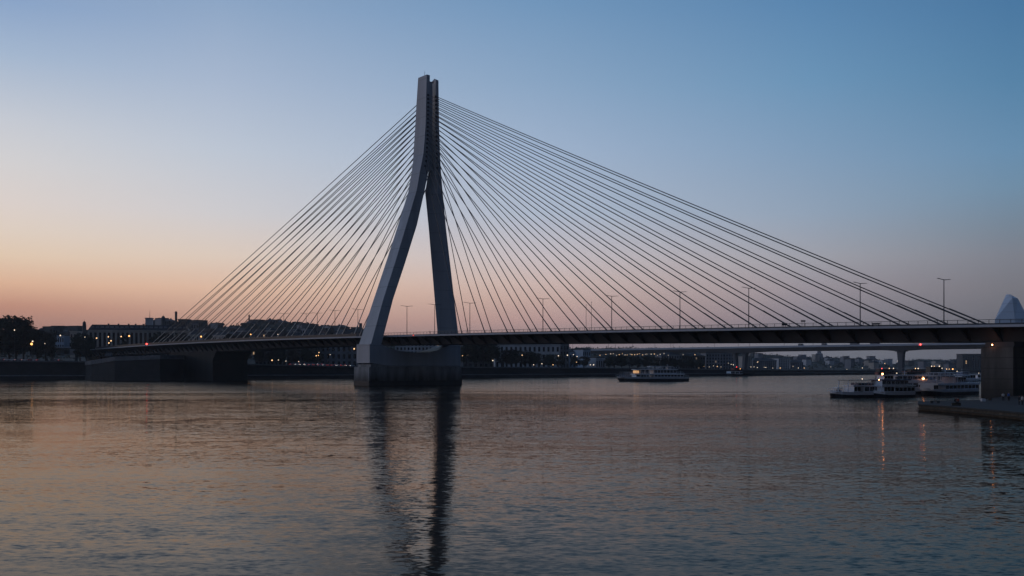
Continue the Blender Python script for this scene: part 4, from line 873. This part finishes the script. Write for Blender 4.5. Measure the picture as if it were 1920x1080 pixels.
boat('river_boat', 'small white boat tucked beside the right concrete pier', 'boat', (1827,714.5), (1856,714.5), 6, 1.9, .7,
 [('house',.1,.9,1.9,3.8,.8,4,'boat_white'),('slab',.05,.95,3.8,.25,.95,'boat_white'),('rail',.05,.98,4.05,.9,.9),('lamp',.15,-.9,4.9,.2,'lamp_white'),('mast',.5,4.05,8)])
boat('barge', 'low barge with pale cargo boxes and an orange superstructure at the far pier', 'barge', (1364,705.4), (1412,705.2), 9, 2.2, 1.2,
 [('house',.05,.2,2.2,4.8,.8,2,'boat_white'),('house',.22,.36,2.2,4.4,.8,2,'boat_white'),('house',.38,.5,2.2,4.8,.8,2,'boat_white'),('slab',.1,.56,5.4,.5,.7,'boat_dark'),('house',.2,.5,5.9,8.0,.6,3,'boat_red'),('lamp',.42,-.7,7.2,.35,'lamp_orange'),('lamp',.28,-.7,9.0,.3,'lamp_red'),('slab',.55,.98,2.2,1.6,.8,'boat_dark'),('mast',.3,8,12)], hullm='boat_dark')

# ---------------------------------------------------------------- right quay
ZQ = 1.2
def Q(px, Y): return Vector(((px-CX)/F*Y, Y, 0))
fr_ = [(1723,188),(1760,182),(1800,174),(1860,163),(1920,152),(2100,125),(2700,80)]; bk_ = [(2700,420),(1990,400),(1860,222),(1836,212),(1760,205),(1723,204)]
ring = [Q(a, b) for a, b in fr_+bk_]
qy = thing('stone_quay', Q(1830, 185), 'low brown stone quay reaching into the river at the right edge', 'quay')
mb = MB(); mb.prism(ring, -3, ZQ-.28); mb.build('wall', 'quay_stone', qy, off=qy.location)
cq = sum(ring, Vector())/len(ring)
mb = MB(); mb.prism([p+(p-cq).normalized()*.22 for p in ring], ZQ-.28, ZQ); mb.build('paving', 'quay_paving', qy, off=qy.location)
mb = MB()
for (a, b), (c, d) in zip(fr_[:-1], fr_[1:]):
    P, N = Q(a, b), Q(c, d); n_ = (N-P).cross(Vector((0, 0, 1))).normalized()
    mb.prism([P+n_*.35, N+n_*.35, N+n_*.01, P+n_*.01], .32, .5)
mb.build('ledge', 'quay_stone', qy, off=qy.location)
# land of the right bank
mb = MB(); mb.prism([Q(2720, 424), Q(2005, 408), Q(1990, 700), Q(1880, 1050), Q(1870, 1300), Q(2600, 1600), Q(3600, 1500), Q(4200, 420)], -3, 2.0); tag(mb.build('ground', 'earth'), kind='structure')
def placed(name, px, Y, lb, cat, rz=0, group=None): return thing(name, Vector(((px-CX)/F*Y, Y, ZQ)), lb, cat, group, rz)
o = placed('bench', 1753, 193, 'long dark backless bench at the tip of the stone quay', 'bench', R(-8))
mb = MB(); mb.box(-.9, .9, -.25, .25, .36, .46); mb.build('seat', 'cloth_dark', o)
for x in (-.6, .6): mb = MB(); mb.box(x-.25, x+.25, -.2, .2, 0, .36); mb.build('leg', 'rail_steel', o)
o = placed('concrete_block', 1843.5, 203, 'square pale block at the foot of the right pier', 'block'); mb = MB(); mb.box(-.38, .38, -.35, .35, 0, .5); mb.box(-.32, .32, -.3, .3, .5, .56); ob = mb.build('body', 'facade_pale', o)
o = placed('planter', 1856, 203, 'low round planter beside the pale block', 'planter'); mb = MB(); mb.tube((0, 0, 0), (0, 0, .42), .3, .36, 10); mb.build('pot', 'quay_stone', o); make_crown(77, .9, .9, 8, 10, .14).build('foliage', 'foliage_dark', o); o.children[1].location = (0, 0, .2)

# people: one skinned body each
def person(px, Y, rz, label, pose, shirt, trousers, group=None, h=1.72, zoff=0.0):
    o = placed('person', px, Y, label, 'person', rz, group); o.location.z += zoff; k = h/1.72
    if pose == 'stand':
        J = {'pelvis':(0,0,.93),'chest':(0,.02,1.25),'neck':(0,.0,1.47),'head':(0,-.02,1.6),'crown':(0,-.01,1.68)}
        hip = lambda s: (s*.1,0,.88); knee = lambda s: (s*.11,-.02*s,.48); ank = lambda s: (s*.12,.03,.08); toe = lambda s: (s*.14,-.16,.03)
        sh = lambda s: (s*.19,.01,1.4); elb = lambda s: (s*.26,.04,1.12); wr = lambda s: (s*.25,-.06,.88)
    else:                                         # seated on the edge, knees up, leaning forward
        J = {'pelvis':(0,0,.5),'chest':(0,-.06,.84),'neck':(0,-.12,1.06),'head':(0,-.17,1.18),'crown':(0,-.18,1.27)}
        hip = lambda s: (s*.11,-.05,.5); knee = lambda s: (s*.16,-.48,.62); ank = lambda s: (s*.14,-.5,.1); toe = lambda s: (s*.16,-.7,.04)
        sh = lambda s: (s*.19,-.1,.99); elb = lambda s: (s*.25,-.28,.74); wr = lambda s: (s*.12,-.45,.68)
    V, E, Rr = [], [], []
    def add(p, r, pa=None):
        V.append(tuple(c*k for c in p)); Rr.append(r*k)
        if pa is not None: E.append((pa, len(V)-1))
        return len(V)-1
    pe = add(J['pelvis'], .135); ch = add(J['chest'], .15, pe); nk = add(J['neck'], .06, ch); hd = add(J['head'], .092, nk); add(J['crown'], .07, hd)
    fy = Vector(J['head']); add((fy.x, fy.y-.115, fy.z-.01), .018, hd)      # nose
    for s in (-1, 1):
        add((fy.x+s*.1, fy.y+.01, fy.z), .02, hd)                             # ear
        a = add(hip(s), .095, pe); b = add(knee(s), .062, a); c = add(ank(s), .042, b); add(toe(s), .035, c)
        a = add(sh(s), .065, ch); b = add(elb(s), .045, a); c = add(wr(s), .03, b)
        wv = Vector(wr(s)); dv_ = (wv-Vector(elb(s))).normalized(); pm_ = wv+dv_*.07; pv = add(pm_, .032, c)
        sd_ = Vector((0, 1, 0)) if pose == 'stand' else Vector((1, 0, 0))
        for q, ln_ in ((-.033, .062), (-.011, .078), (.011, .074), (.033, .056)):
            f1 = pm_+dv_*.035+sd_*q; a1 = add(f1, .0095, pv); add(f1+dv_*ln_+Vector((0, 0, -.015)), .008, a1)
        th_ = add(wv+dv_*.035-sd_*.04, .011, c); add(wv+dv_*.075-sd_*.062, .009, th_)
    me = bpy.data.meshes.new('body'); me.from_pydata(V, E, []); b_ = bpy.data.objects.new('body', me); col.objects.link(b_)
    b_.modifiers.new('skin', 'SKIN'); sv = me.skin_vertices[0].data
    for i, r in enumerate(Rr): sv[i].radius = (r, r); sv[i].use_root = (i == 0)
    dg = bpy.context.evaluated_depsgraph_get(); em = bpy.data.meshes.new_from_object(b_.evaluated_get(dg)); bpy.data.objects.remove(b_)
    em.materials.clear()
    for m in ('skin', shirt, trousers): em.materials.append(M[m])
    zw, zn = J['pelvis'][2]*k+.02, J['neck'][2]*k-.01
    for p in em.polygons:
        c = p.center
        if pose == 'stand': p.material_index = 0 if c.z > zn or (c.z < .93*k and abs(c.x) > .2*k) else 1 if c.z > zw else 2
        else: p.material_index = 0 if c.z > zn or ((Vector(c)/k-Vector(wr(1 if c.x > 0 else -1))).length < .1) else 1 if (c.z > zw and c.y > -.36*k) else 2
        p.use_smooth = True
    bo = bpy.data.objects.new('body', em); col.objects.link(bo); bo.parent = o
    hp = Vector(J['head'])*k; mb = MB(); mb.ball(hp+Vector((0, .03*k, .045*k)), .105*k, 10, 6, .95); mb.build('hair', 'hair', o, smooth=True)
    return o
person(1790.5, 180, R(35), 'seated person in dark clothes, left one of the pair on the quay', 'sit', 'cloth_dark', 'cloth_dark', 'people on the quay', zoff=.22)
person(1797, 179.5, R(-50), 'seated person in a dark red top, right one of the pair on the quay', 'sit', 'cloth_red', 'cloth_dark', 'people on the quay', 1.62, zoff=.22)
o = placed('stone_step', 1793.5, 180.2, 'low stone block under the seated pair', 'block', R(-10)); mb = MB(); mb.box(-.75, .75, -.1, .5, 0, .52); mb.build('body', 'quay_stone', o)
person(1881, 206, R(160), 'standing person in a pale top near the right pier', 'stand', 'cloth_pale', 'cloth_dark', 'people on the quay')
person(1891.5, 208, R(20), 'standing person in a blue jacket near the right pier', 'stand', 'cloth_blue', 'cloth_dark', 'people on the quay')
person(1911, 183, R(60), 'standing person in dark clothes at the right edge', 'stand', 'cloth_dark', 'cloth_dark', 'people on the quay')
person(1917, 184, R(-80), 'standing person with a pale top at the right edge', 'stand', 'cloth_pale', 'cloth_dark', 'people on the quay')
sw = s_at(806, DN+1.6)
o = person(806, 400, R(100), 'pedestrian in dark clothes at the deck railing between the pylon legs', 'stand', 'cloth_dark', 'cloth_dark')
o.location = B(sw, DN+1.6, ht(sw)+.01)

# ---------------------------------------------------------------- evening haze
HAZE = 7.0e-5
if HAZE:
    hm = bpy.data.materials.new('evening_haze'); hm.use_nodes = True; nt = hm.node_tree; nt.nodes.clear()
    pv = node(nt, 'ShaderNodeVolumePrincipled'); pv.inputs['Color'].default_value = (.90, .95, 1.0, 1); pv.inputs['Density'].default_value = HAZE; pv.inputs['Anisotropy'].default_value = .2
    om = node(nt, 'ShaderNodeOutputMaterial'); nt.links.new(pv.outputs[0], om.inputs['Volume']); M['evening_haze'] = hm
    mb = MB(); mb.box(-6500, 6500, -120, 4600, -6, 172)
    o = tag(mb.build('haze', 'evening_haze'), kind='stuff');
